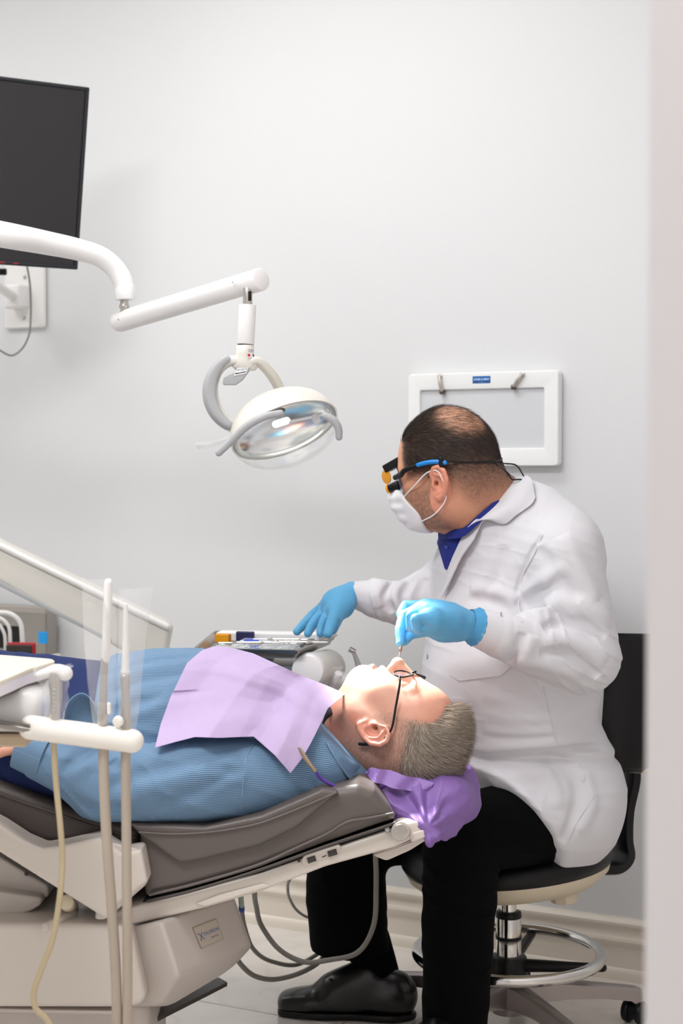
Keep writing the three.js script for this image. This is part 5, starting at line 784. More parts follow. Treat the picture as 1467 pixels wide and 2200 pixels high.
  const nearH = [U(0.022, SD.cap(wrN, P(945, 1330, 3.13), 0.0285, 0.033), SD.cap(P(960, 1332, 3.15), P(918, 1316, 3.15), 0.031, 0.026), SD.cap(P(960, 1340, 3.11), P(930, 1330, 3.08), 0.028, 0.024), SD.cap(P(985, 1352, 3.14), P(950, 1352, 3.13), 0.02, 0.02)),
    finger([[915, 1302, 3.185], [872, 1302, 3.19], [862, 1318, 3.17], [868, 1338, 3.15]], 0.0125, 0.0092),
    finger([[908, 1308, 3.15], [868, 1322, 3.15], [859, 1352, 3.13], [860.5, 1381, 3.115]], 0.0125, 0.0088),
    finger([[912, 1316, 3.11], [884, 1322, 3.095], [884, 1347, 3.1], [905, 1356, 3.11]], 0.0125, 0.0095),
    finger([[928, 1326, 3.075], [894, 1330, 3.06], [897, 1350, 3.065], [922, 1352, 3.08]], 0.012, 0.0095),
    finger([[960, 1350, 3.14], [915, 1352, 3.15], [882, 1362, 3.14], [868, 1378, 3.13]], 0.015, 0.009)];
  const hm = (parts, k) => (x, y, z) => { let d = parts[0](x, y, z), e = 1e9; for (let i = 1; i < parts.length; i++) { const f = parts[i](x, y, z); e = smin(e, f, 0.0035); } return smin(d, e, k); };
  const nh = hm(nearH, 0.014), cufN = SD.cap(wrN.clone().addScaledVector(armN, -0.006), wrN.clone().addScaledVector(armN, 0.022), 0.0305, 0.0325);
  const [a1, a2] = boundsOf(pl([[840, 1280, 3.2], [1020, 1395, 3.03]]), 0.03);
  const gl = part(who, 'glove', nets((x, y, z) => nh(x, y, z) - 0.0012 * fbm(x * 60, y * 60, z * 60), a1, a2, 0.0026), glM, 'blue nitrile glove holding an instrument');
  { const fr = frameOf(armN), c0 = wrN.clone().addScaledVector(armN, -0.004), rings = [0, 0.3, 0.6, 1].map(t => Array.from({ length: 36 }, (_, i) => { const a = i / 36 * 6.2832, R = 0.0305 + 0.0065 * t + 0.001 * Math.sin(i * 2.4) * t; return c0.clone().addScaledVector(armN, t * 0.019).addScaledVector(fr.x, Math.cos(a) * R).addScaledVector(fr.y, Math.sin(a) * R); })); part(gl, 'glove_cuff', [loft(rings, false), tube(rings[3], 0.0016, 72, 8, false, true)], new THREE.MeshPhysicalMaterial({ color: 0x4c9ecf, roughness: 0.5, side: THREE.DoubleSide })); }
  const farH = [U(0.02, SD.cap(wrF, P(722, 1296, 3.5), 0.0268, 0.032), SD.cap(P(728, 1296, 3.52), P(704, 1304, 3.53), 0.026, 0.02), SD.cap(P(735, 1302, 3.48), P(722, 1310, 3.46), 0.026, 0.021)),
    finger([[704, 1298, 3.545], [672, 1322, 3.55], [652, 1342, 3.54], [638, 1357, 3.52]], 0.0135, 0.0088),
    finger([[706, 1306, 3.52], [682, 1328, 3.5], [668, 1347, 3.48], [661, 1361, 3.46]], 0.013, 0.0088),
    finger([[714, 1310, 3.495], [698, 1331, 3.46], [690, 1348, 3.44], [688, 1361, 3.43]], 0.013, 0.0088),
    finger([[724, 1314, 3.46], [714, 1334, 3.42], [708, 1350, 3.4], [704, 1361, 3.39]], 0.0135, 0.0105),
    finger([[735, 1312, 3.47], [725, 1330, 3.44], [719, 1345, 3.43], [716, 1355, 3.43]], 0.0125, 0.0085)];
  const fh = hm(farH, 0.012); const [c1, c2] = boundsOf(pl([[620, 1250, 3.6], [770, 1370, 3.37]]), 0.03);
  part(who, 'glove', nets((x, y, z) => fh(x, y, z) - 0.001 * fbm(x * 60, y * 60, z * 60), c1, c2, 0.0028), glM, 'blue nitrile glove reaching to the tray');
  DENT.H = H; DENT.O = O;
}
// ------------------------------------------------------------------ the patient
const PAT = {};
{
  const who = thing('person', 'grey-haired patient in blue striped shirt lying back with glasses on', 'person', P(500, 1760, 3.08));
  const Fh = V3(0.27, 0.94, -0.02), Uh = V3(0.87, -0.17, 0.4);
  const f = Fh.clone().normalize(), u = Uh.clone().addScaledVector(f, -Uh.dot(f)).normalize(), r = V3().crossVectors(f, u);
  const O = P(806, 1563, 2.985).addScaledVector(r, 0.078);
  const H = headSDF(O, Fh, Uh, { scale: 0.96, open: 0.008, jaw: 0.02 }); PAT.H = H;
  const X = V3(1, 0, 0), Y = V3(0, 1, 0), Z = V3(0, 0, 1);
  const shC = P(660, 1632, 3.08);
  const neck = U(0.03, SD.cap(H.W(-0.02, -0.04, 0), P(690, 1618, 3.09), 0.062, 0.075), SD.cap(H.W(0.02, -0.075, 0), P(705, 1580, 3.1), 0.045, 0.062), SD.cap(H.W(-0.045, -0.02, 0), P(700, 1640, 3.09), 0.048, 0.06));
  // ---- clothes first: the fields the cloth is laid on
  const torso0 = U(0.09, SD.ell(P(365, 1578, 3.1), 0.235, 0.165, 0.19), SD.ell(P(570, 1592, 3.09), 0.19, 0.128, 0.185, V3(1, -0.1, 0).normalize(), V3(0.1, 1, 0).normalize(), Z), SD.cap(P(655, 1652, 2.95), P(672, 1590, 3.26), 0.08, 0.08), SD.ell(P(215, 1620, 3.1), 0.14, 0.13, 0.175));
  const tfold = foldField(V3(0.25, 1, 0.5), V3(1, 0.1, 0), 12, 2.4, 5.1), tfold2 = foldField(V3(1, 0.4, 0.2), V3(0.2, 1, 0.5), 10, 3, 2.6);
  const tcr = creases(torso0, 2.5, 3.5, [[-0.007, 0.01, [[215, 1455], [300, 1424], [430, 1408]]], [0.006, 0.012, [[225, 1470], [310, 1440], [420, 1424]]], [-0.006, 0.01, [[230, 1492], [320, 1460], [400, 1448]]], [-0.006, 0.011, [[240, 1535], [300, 1508], [350, 1494]]], [0.004, 0.012, [[250, 1556], [310, 1530], [345, 1520]]], [-0.005, 0.01, [[640, 1600], [668, 1640], [690, 1690]]]]);
  const torsoS = (x, y, z) => { const d = torso0(x, y, z); return Math.abs(d) > 0.03 ? d : d - 0.0025 * tfold(x, y, z) - 0.001 * tfold2(x, y, z) - tcr(x, y, z); };
  const sh = P(640, 1660, 2.95), md = P(430, 1676, 2.885), el = P(222, 1684, 2.86), fm = P(150, 1645, 2.86), wr = P(92, 1622, 2.865);
  const arm0 = SD.chain([[sh, 0.078], [md, 0.0725], [el, 0.0655], [fm, 0.052], [wr, 0.046]]);
  const afold = foldField(V3(0.35, 1, 0.3), V3(1, 0.35, 0), 13, 2.2, 8.8), afold2 = foldField(V3(0.8, 0.6, 0.2), V3(-0.4, 1, 0.3), 15, 4, 3.1), nE = near(P(250, 1650, 2.84), 0.03, 0.16);
  const cuffP = SD.plane(P(74, 1618, 2.865), V3(-0.9, 0.42, 0));
  const acr = creases(arm0, 2.4, 3.2, [[-0.012, 0.01, [[236, 1636], [256, 1655], [262, 1690]]], [-0.009, 0.013, [[225, 1700], [300, 1664], [400, 1640], [520, 1604]]], [0.007, 0.018, [[250, 1728], [330, 1690], [430, 1662], [520, 1636]]], [-0.008, 0.01, [[128, 1662], [172, 1626], [226, 1596]]], [0.006, 0.012, [[150, 1672], [200, 1640], [240, 1612]]], [-0.006, 0.012, [[330, 1740], [420, 1706], [505, 1660]]], [-0.006, 0.01, [[440, 1650], [490, 1655], [520, 1668]]], [0.005, 0.012, [[430, 1700], [490, 1680], [530, 1660]]], [-0.006, 0.012, [[165, 1720], [220, 1742], [290, 1742]]]]);
  const armS = (x, y, z) => { const d = smax(arm0(x, y, z), cuffP(x, y, z), 0.003); return Math.abs(d) > 0.03 ? d : d - 0.002 * afold(x, y, z) - 0.0035 * nE(x, y, z) * afold2(x, y, z) - acr(x, y, z); };
  const both = U(0.025, torsoS, armS); PAT.both = both; PAT.smooth = U(0.05, torso0, arm0);
  const neckHole = SD.cap(H.W(-0.02, -0.06, 0), P(690, 1612, 3.09), 0.06, 0.076);
  const collarP = SD.plane(P(712, 1577, 3.0), V3(0.72, 0.69, 0.0));
  const hemP = SD.plane(P(203, 1520, 3.0), V3(-1, 0.12, 0.1));
  const stripes = dataTex(8, 64, (a, v) => { const s = Math.sin(v * 6.2832), k = sstep(-0.25, 0.25, s); return [lerp(72, 136, k), lerp(106, 168, k), lerp(138, 198, k)]; }); 
  const shirtM = phy(0xffffff, 0.8, { map: stripes, sheen: 0.2, sheenRoughness: 0.6 }); const PER = 0.0025;
  const yc = P(450, 1600, 3.09).y, zc = -3.09;
  const shirt = part(who, 'shirt', nets((x, y, z) => smax(smax(smax(torsoS(x, y, z), -neckHole(x, y, z), 0.004), hemP(x, y, z), 0.004), collarP(x, y, z), 0.006), V3(P(170, 1500, 3.1).x, P(300, 1800, 3.0).y - 0.02, -3.36), V3(P(800, 1500, 3.1).x, P(300, 1360, 3.1).y + 0.03, -2.82), 0.006, { uv: (x, y, z) => [x, Math.atan2(y - yc - 0.05 * (x + 0.2), z - zc) * 0.165 / PER] }), shirtM, 'light blue striped shirt');
  const sleeve = part(who, 'sleeve', nets(armS, V3(P(40, 1600, 2.86).x, P(300, 1800, 2.86).y, -3.07), V3(P(740, 1600, 2.9).x, P(300, 1560, 2.86).y, -2.74), 0.0055, { uv: (x, y, z) => { const t = clamp((x - el.x) / (sh.x - el.x), -0.6, 1); let cy, cz; if (t >= 0) { cy = lerp(el.y, sh.y, t); cz = lerp(el.z, sh.z, t); } else { const w = clamp((x - wr.x) / (el.x - wr.x), 0, 1); cy = lerp(wr.y, el.y, w); cz = lerp(wr.z, el.z, w); } return [x, Math.atan2(y - cy, z - cz) * 0.07 / PER + (t < 0 ? t * 6 : 0)]; } }), shirtM, 'blue striped sleeve');
  // armhole seam
  part(sleeve, 'seam', [tube([[548, 1592], [528, 1630], [522, 1680], [518, 1740]].map(([x, y]) => onto(both, x, y, 2.6, 3.2, 0)), 0.0009, 30, 6)], shirtM);
  // cuff band turned back at the wrist
  const band = (c, ax, r0, r1, L, th) => { const fr = frameOf(ax), A = ax.clone().normalize(), n = 40, out = [0, 0.3, 0.7, 1].map(t => Array.from({ length: n }, (_, i) => { const a = i / n * 6.2832, R = lerp(r0, r1, t) * (1 + 0.04 * Math.sin(2 * a + 1) + 0.02 * Math.sin(5 * a)); return c.clone().addScaledVector(A, t * L).addScaledVector(fr.x, Math.cos(a) * R).addScaledVector(fr.y, Math.sin(a) * R); })); const inn = out.map(rg => { const m = V3(); rg.forEach(p => m.add(p)); m.multiplyScalar(1 / n); return rg.map(p => p.clone().lerp(m, th)); }).reverse(); return loft([...out, ...inn, out[0]], false, 0.7); };
  const cuffM = phy(0xffffff, 0.8, { map: rep(stripes, 1, 1) });
  { const g = band(P(104, 1622, 2.865), wr.clone().sub(fm), 0.05, 0.0455, 0.052, 0.05); const uvA = g.attributes.uv; for (let i = 0; i < uvA.count; i++) uvA.setXY(i, uvA.getX(i), uvA.getX(i) / PER); part(sleeve, 'cuff', g, shirtM, 'rolled shirt cuff'); }
  // collar
  { const A = curve([[690, 1552, 3.02], [712, 1580, 2.99], [748, 1620, 2.985], [795, 1660, 3.0]].map(q => P(...q))), B = curve([[704, 1596], [722, 1628], [745, 1664], [762, 1690]].map(([x, y]) => onto(torsoS, x, y, 2.6, 3.3, 0.004))), g = []; for (let i = 0; i <= 8; i++) g.push(Array.from({ length: 25 }, (_, j) => { const p = A.getPoint(j / 24).lerp(B.getPoint(j / 24), i / 8); p.addScaledVector(V3(-0.2, 0.35, 0.9), 0.01 * Math.sin(i / 8 * 3.1416)); return p; })); const sg = sheet(g, 0.002); const uvA = sg.attributes.uv; for (let i = 0; i < uvA.count; i++) uvA.setXY(i, uvA.getX(i), uvA.getY(i) / PER); part(shirt, 'collar', sg, shirtM); }
  { const A = curve([[735, 1488, 3.2], [738, 1505, 3.12], [722, 1528, 3.05], [694, 1552, 3.02]].map(q => P(...q))), B = curve([[715, 1482, 3.2], [712, 1500, 3.1], [700, 1530, 3.03], [690, 1570, 3.0]].map(q => P(...q))), g = []; for (let i = 0; i <= 4; i++) g.push(Array.from({ length: 17 }, (_, j) => A.getPoint(j / 16).lerp(B.getPoint(j / 16), i / 4))); part(shirt, 'collar', sheet(g, 0.002), phy(0x1e2233, 0.8)); }
  // shirt tail arching up beside the hip
  { const prof = (D, dx, dy) => curve(pl([[132, 1574, D], [137, 1530, D], [152, 1500, D], [176, 1488, D], [197, 1502, D], [210, 1535, D], [216, 1575, D]].map(([a, b, c]) => [a + dx, b + dy, c]))).getPoints(28); const sq = (pts, k) => pts.map((q, i) => q.clone().lerp(P(222, 1566, 2.93), k)); const g = [prof(2.835, 0, 0), sq(prof(2.85, 3, 1), 0.08), sq(prof(2.88, 6, 3), 0.3), sq(prof(2.9, 10, 6), 0.65), sq(prof(2.92, 12, 8), 0.92)]; const sg = sheet(g, 0.002, V3(0, -1, -0.3)); const uvA = sg.attributes.uv; for (let i = 0; i < uvA.count; i++) uvA.setXY(i, uvA.getX(i), uvA.getX(i) / PER); part(shirt, 'shirt_tail', sg, shirtM); const fill = [0, 0.25, 0.5, 0.75, 0.97].map(k => prof(2.858, 2, 2).map(q => q.clone().lerp(P(180, 1572, 2.858), k))); const fg = sheet(fill, 0.002); const fu = fg.attributes.uv; for (let i = 0; i < fu.count; i++) fu.setXY(i, fu.getX(i), (fg.attributes.position.getX(i) * 0.75 + fg.attributes.position.getY(i) * 0.66) / PER); part(shirt, 'shirt_tail', fg, shirtM); }

  // ---- body
  const skin = lin(0xdba58c), red = lin(0xcf8670), pale = lin(0xe6bba4), grey = lin(0xb48c7c);
  const scalp = (q) => { const [x, y, z] = q; const a = Math.abs(z); let d = sstep(0.012, 0.045, y + 0.25 * (-x) - 0.02 * sstep(0.02, 0.06, x)) ; d = Math.max(d, sstep(-0.02, -0.05, x) * sstep(-0.075, -0.04, y)); d = Math.max(d, 0.8 * sstep(0.03, 0.015, Math.abs(x - 0.022)) * sstep(-0.02, 0.01, y) * sstep(0.05, 0.06, a)); const front = 0.075 - 0.035 * sstep(0.015, 0.06, a) + 0.02 * sstep(0.09, 0.13, y) ; d *= 1 - sstep(front - 0.012, front + 0.004, x + (y > 0.1 ? 0 : 0.0)); d *= 1 - 0.9 * sstep(0.06, 0.03, Math.abs(y - 0.06)) * sstep(0.045, 0.06, x) * 1; return clamp(d, 0, 1); };
  const color = (x, y, z, a, b, c) => { const q = H.L(x, y, z); let k = mix3(skin, red, clamp(0.3 + 0.8 * fbm(x * 24, y * 24, z * 24) + 0.5 * sstep(-0.06, -0.11, q[1]) * sstep(0.06, 0.0, q[0]), 0, 1)); k = mix3(k, pale, 0.4 * sstep(0.02, 0.08, q[0]) * sstep(0.05, -0.05, q[1])); if (Math.abs(q[2]) > 0.079 && Math.abs(q[0]) < 0.05) k = mix3(k, lin(0xd98570), 0.6); if (q[0] > 0.09 && Math.abs(q[1] + 0.058) < 0.011 && Math.abs(q[2]) < 0.024) k = mix3(k, lin(0xc4706a), 0.6); const s = scalp(q); return mix3(k, grey, clamp(s * 0.45 + 0.25 * s * fbm(x * 140, y * 140, z * 140), 0, 0.7)); };
  const headNeck = U(0.028, H.sdf, neck);
  const hg = nets(headNeck, V3(P(690, 1500, 3.06).x, O.y - 0.17, O.z - 0.15), V3(O.x + 0.19, O.y + 0.17, O.z + 0.16), 0.003, { color });
  const handP = (a) => a.map(q => P(...q));
  const inner = U(0.05, SD.ell(P(400, 1600, 3.1), 0.25, 0.11, 0.13), SD.cap(P(620, 1630, 3.0), P(640, 1600, 3.2), 0.06, 0.06), SD.cap(P(650, 1620, 3.09), P(700, 1612, 3.09), 0.07, 0.07), SD.chain([[sh, 0.05], [el, 0.042], [wr, 0.028]]), SD.cap(P(220, 1640, 3.0), P(-120, 1560, 2.98), 0.07, 0.06), SD.cap(P(220, 1560, 3.22), P(-120, 1490, 3.26), 0.07, 0.06));
  const bg = nets(inner, V3(P(-180, 1500, 3.2).x, P(0, 1780, 3).y, -3.4), V3(P(705, 1600, 3.06).x, P(0, 1420, 3.1).y, -2.75), 0.014, { color: () => skin });
  // hand resting on the lap, under the console
  const hand = [U(0.02, SD.cap(wr, P(62, 1604, 2.87), 0.027, 0.03), SD.cap(P(72, 1602, 2.87), P(50, 1594, 2.9), 0.026, 0.024)), SD.chain(handP([[50, 1588, 2.91], [20, 1580, 2.92], [-5, 1584, 2.92], [-22, 1594, 2.92]]).map((p, i) => [p, 0.0115 - i * 0.0008])), SD.chain(handP([[50, 1596, 2.89], [18, 1588, 2.89], [-10, 1592, 2.89], [-28, 1602, 2.89]]).map((p, i) => [p, 0.0115 - i * 0.0008])), SD.chain(handP([[52, 1604, 2.87], [22, 1598, 2.86], [-4, 1602, 2.86], [-20, 1610, 2.86]]).map((p, i) => [p, 0.011 - i * 0.0008])), SD.chain(handP([[56, 1610, 2.855], [30, 1610, 2.84], [10, 1614, 2.84], [-4, 1620, 2.84]]).map((p, i) => [p, 0.0105 - i * 0.0008])), SD.chain(handP([[72, 1592, 2.91], [50, 1574, 2.93], [30, 1566, 2.94], [12, 1566, 2.94]]).map((p, i) => [p, 0.0125 - i * 0.001]))];
  const handS = (x, y, z) => { let d = hand[0](x, y, z), e = 1e9; for (let i = 1; i < 6; i++) e = smin(e, hand[i](x, y, z), 0.003); return smin(d, e, 0.012); };
  const handG = nets(handS, ...boundsOf(handP([[-45, 1550, 2.95], [100, 1650, 2.8]]), 0.03), 0.003, { color: (x, y, z) => mix3(skin, red, clamp(0.3 + 0.8 * fbm(x * 30, y * 30, z * 30), 0, 1)) });
  part(who, 'body', [hg, bg, handG], skinMat);
  // ---- hair: cropped at the sides, brushed up on top
  const gr = [lin(0xd0c4b4), lin(0xab9a88), lin(0x8c7a69), lin(0xe8dfd0), lin(0x6f5c4e), lin(0xbba996)];
  const hs = strands(hg, 80000, 21, (p, n, R) => { const q = H.L(p.x, p.y, p.z); if (q[0] < -0.15 || q[1] < -0.075 - 0.4 * (q[0] + 0.04) || q[0] > 0.1 || (q[1] < -0.01 && q[0] > -0.03)) return null; if (Math.abs(q[2]) > 0.079 && q[1] < 0.045 && q[0] > -0.035) return null; const s = scalp(q); if (R() > s * (0.42 + 0.58 * sstep(0.04, 0.1, q[1]))) return null; const top = sstep(0.055, 0.115, q[1]); const d = H.u.clone().multiplyScalar(lerp(-0.1, 0.75, top)).addScaledVector(H.f, lerp(-0.7, 0.12, top)); d.addScaledVector(n, -d.dot(n) * (1 - top)).normalize().addScaledVector(n, lerp(0.35, 0.8, top)).normalize(); return { len: lerp(0.007, 0.036, top) , dir: d, w: lerp(0.00042, 0.0005, top), col: gr[Math.floor(R() * 6)], curl: lerp(0.25, 0.1, top) }; }, 0.45);
  part(who, 'hair', hs, hairMat, 'short grey hair brushed up on top');
  for (const s of [-1, 1]) part(who, 'eyebrow', ((s) => { const bb = strands(hg, 260, 31 + s, (p, n, R) => { const q = H.L(p.x, p.y, p.z); if (q[0] < 0.07 || Math.abs(q[1] - 0.036) > 0.0055 || q[2] * s < 0.012 || q[2] * s > 0.05) return null; const d = H.r.clone().multiplyScalar(s).addScaledVector(n, 0.4); return { len: 0.008, dir: d, w: 0.0006, col: gr[Math.floor(R() * 3)], curl: 0.2 }; }); return bb; })(s), hairMat, 'grey eyebrow');
  // ---- trousers
  const trS0 = U(0.06, SD.cap(P(205, 1655, 2.98), P(-160, 1552, 2.96), 0.1, 0.085), SD.cap(P(215, 1532, 3.24), P(-160, 1478, 3.28), 0.105, 0.09), SD.ell(P(225, 1620, 3.1), 0.12, 0.12, 0.165));
  const tf = foldField(V3(1, 0.3, 0.2), V3(0.2, 1, 0.3), 9, 3, 6.6);
  part(who, 'trousers', nets((x, y, z) => { const d = trS0(x, y, z); return Math.abs(d) > 0.03 ? d : d - 0.003 * tf(x, y, z); }, V3(P(-260, 1500, 3.3).x, P(0, 1800, 2.9).y, -3.45), V3(P(330, 1500, 3).x, P(0, 1370, 3.1).y + 0.02, -2.8), 0.008), phy(0x14275c, 0.85, { sheen: 0.2 }), 'navy trousers');
  PAT.torso = torsoS; PAT.O = O;
}
// ------------------------------------------------------------------ headrest under its lilac film
{
  const t = thing('headrest_cover', 'purple disposable cover bunched and tied over the headrest', 'headrest cover', P(905, 1790, 3.03));
  const knot = P(918, 1772, 2.865), X = V3(0.985, 0.12, 0.1).normalize(), Yx = V3(-0.12, 0.99, 0).normalize(), Z = V3().crossVectors(X, Yx);
  const base = U(0.05, SD.rbox(P(905, 1712, 3.04), 0.088, 0.042, 0.115, 0.04, X, Yx, Z), SD.ell(P(905, 1728, 3.03), 0.08, 0.036, 0.1, X, Yx, Z), SD.cap(P(992, 1672, 3.08), P(988, 1725, 3.06), 0.018, 0.03));
  const tail = U(0.012, SD.ell(P(917, 1766, 2.885), 0.02, 0.018, 0.02), SD.cap(knot, P(926, 1800, 2.85), 0.012, 0.008), SD.cap(knot, P(948, 1770, 2.92), 0.013, 0.022), SD.cap(knot, P(892, 1758, 2.92), 0.012, 0.022), SD.cap(knot, P(920, 1740, 2.94), 0.012, 0.03));
  const headHole = PAT.H.skull;
  const s = (x, y, z) => {
    let d = smin(base(x, y, z), tail(x, y, z), 0.02); d = smax(d, -(headHole(x, y, z) - 0.003), 0.012);
    if (Math.abs(d) > 0.03) return d;
    const dx = x - knot.x, dy = y - knot.y, R = Math.hypot(dx, dy), a = Math.atan2(dy, dx); const rad = 1 - 2.2 * Math.abs(nz(a * 1.7 + 3, R * 5, 2.2)), front = sstep(-3.04, -2.96, z);
    return d - front * 0.009 * rad * sstep(0.0, 0.03, R) * (1 - 0.7 * sstep(0.04, 0.15, R)) - 0.0022 * (1 - 2 * Math.abs(nz(x * 22, y * 30 + z * 9, z * 14)));
  };
  const filmM = phy(0x8464a8, 0.58);
  const m = part(t, 'cover', nets(s, ...boundsOf(pl([[770, 1630, 3.2], [1030, 1830, 2.82]]), 0.03), 0.0032), filmM);
  { const g = []; const A = curve(pl([[786, 1658, 2.96], [798, 1650, 2.95], [830, 1654, 2.945], [880, 1668, 2.94], [930, 1680, 2.94]])), B = curve(pl([[784, 1664, 2.955], [806, 1680, 2.93], [836, 1690, 2.925], [880, 1700, 2.925], [925, 1700, 2.928]])); for (let i = 0; i <= 4; i++) g.push(Array.from({ length: 21 }, (_, j) => A.getPoint(j / 20).lerp(B.getPoint(j / 20), i / 4).add(V3(0, 0, 0.006 * Math.sin(i / 4 * 3.14 + j))))); part(t, 'loose_edge', sheet(g, 0.0008), phy(0x9474b8, 0.58)); }
}
// ------------------------------------------------------------------ paper bib, its clip and cord
{
  const tent = (d, w, a) => a * Math.max(0, 1 - Math.abs(d) / w);
  const creases = (uu, v) => tent(uu - 0.36 - 0.12 * v, 0.26, 0.014) + tent(v - 0.46 - 0.04 * uu, 0.2, -0.006) + tent(v - 0.79 + 0.04 * uu, 0.16, 0.007) + tent(uu - 0.7, 0.14, -0.007) + 0.0045 * sstep(0, 0.02, v - 0.46 - 0.04 * uu) * sstep(0.3, 0.0, uu) + tent(uu - 0.86 + 0.1 * v, 0.1, 0.006) + 0.003 * nz(uu * 5, v * 5, 1.7);
  const bottom = [[333, 1606], [375, 1594], [418, 1583], [470, 1585], [545, 1582], [590, 1622], [624, 1661]], top = [[462, 1388], [500, 1392], [545, 1404], [640, 1448], [700, 1472], [742, 1490]], left = [[333, 1606], [345, 1556], [366, 1498], [402, 1424], [435, 1396], [462, 1388]], right = [[624, 1661], [650, 1628], [668, 1596], [686, 1560], [704, 1522], [724, 1505], [742, 1490]];
  const tissue = dataTex(64, 64, (a, b) => { const k = 3 * Math.sin((a + b) * 6.2832 * 8) + 2 * Math.sin((a - b) * 6.2832 * 8); return [194 + k, 174 + k, 212 + k]; });
  const emb = dataTex(64, 64, (a, b) => { const k = 128 + 60 * Math.sin((a + b) * 6.2832 * 8) + 20 * Math.sin((a - b) * 6.2832 * 8); return [k, k, k]; }, false);
  const m = new THREE.MeshPhysicalMaterial({ color: 0xffffff, map: rep(tissue, 40, 40), bumpMap: rep(emb, 40, 40), bumpScale: 0.0003, roughness: 0.85, side: THREE.DoubleSide });
  one('paper_bib', patch(PAT.smooth, 2.5, 3.5, bottom, top, left, right, { nu: 90, nv: 60, off: 0.007, thick: 0.0008, lift: (u, v) => Math.max(0, 0.009 + creases(u, v)) }), m, 'lavender paper bib creased across the patient’s chest', 'bib');
  const c = thing('bib_clip', 'metal bib clip with purple cord at the patient’s shoulder', 'bib clip', onto(PAT.both, 660, 1640, 2.5, 3.4, 0));
  const q = [[642, 1606], [652, 1622], [664, 1640], [677, 1656]].map(([x, y]) => onto(PAT.smooth, x, y, 2.5, 3.4, 0.022));
  part(c, 'clip', [tube(q, s => 0.0022 + 0.0022 * Math.sin(Math.min(s, 0.8) * 3.1), 20, 10), tube(q.map(p => p.clone().add(V3(0.001, 0.001, 0.004))), s => 0.0012 + 0.002 * Math.sin(s * 3.1), 20, 8)], std(0xb9a88f, 0.3, 1), 'metal alligator clip');
  part(c, 'cord', tube([q[3], ...[[690, 1673], [712, 1686], [738, 1695], [765, 1697]].map(([x, y]) => onto(PAT.smooth, x, y, 2.5, 3.4, 0.009)), P(795, 1696, 2.94), P(830, 1690, 2.96)], 0.0031, 40, 10), phy(0x6a45b0, 0.35), 'purple plastic cord');
}
// ------------------------------------------------------------------ glasses, loupes, hand instrument
{
  const H = PAT.H, g = thing('eyeglasses', 'thin black framed eyeglasses on the patient’s face', 'eyeglasses', H.W(0.1, 0.01, 0));
  const rim = s => tube(Array.from({ length: 20 }, (_, i) => { const a = i / 20 * 6.2832, c = Math.cos(a), n = Math.sin(a); return H.W(0.113 - 0.008 * Math.pow(0.5 + 0.5 * c, 2), 0.008 + Math.sign(n) * Math.pow(Math.abs(n), 0.75) * 0.0155, s * (0.036 + Math.sign(c) * Math.pow(Math.abs(c), 0.75) * 0.027)); }), 0.0016, 60, 8, false, true);
  part(g, 'rim', [rim(-1), rim(1)], M.blackPlastic);
  part(g, 'bridge', tube([H.W(0.112, 0.012, -0.009), H.W(0.1185, 0.018, 0), H.W(0.112, 0.012, 0.009)], 0.002, 12, 8), M.blackPlastic);
  for (const s of [-1, 1]) { part(g, 'lens', loft([0.02, 0.6, 0.96].map(k => Array.from({ length: 28 }, (_, i) => { const a = i / 28 * 6.2832, c = Math.cos(a), n = Math.sin(a); return H.W(0.113 - 0.008 * Math.pow(0.5 + 0.5 * c * k, 2), 0.008 + k * Math.sign(n) * Math.pow(Math.abs(n), 0.75) * 0.0155, s * (0.036 + k * Math.sign(c) * Math.pow(Math.abs(c), 0.75) * 0.027)); })), false), M.clear); part(g, 'temple', tube([H.W(0.1055, 0.012, s * 0.0625), H.W(0.096, 0.019, s * 0.071), H.W(0.05, 0.028, s * 0.08), H.W(0.005, 0.034, s * 0.087), H.W(-0.018, 0.022, s * 0.088), H.W(-0.035, -0.005, s * 0.084), H.W(-0.04, -0.022, s * 0.08)], t => 0.0023 - 0.0003 * t + 0.0012 * sstep(0.75, 1, t), 40, 10), M.blackPlastic); }
}
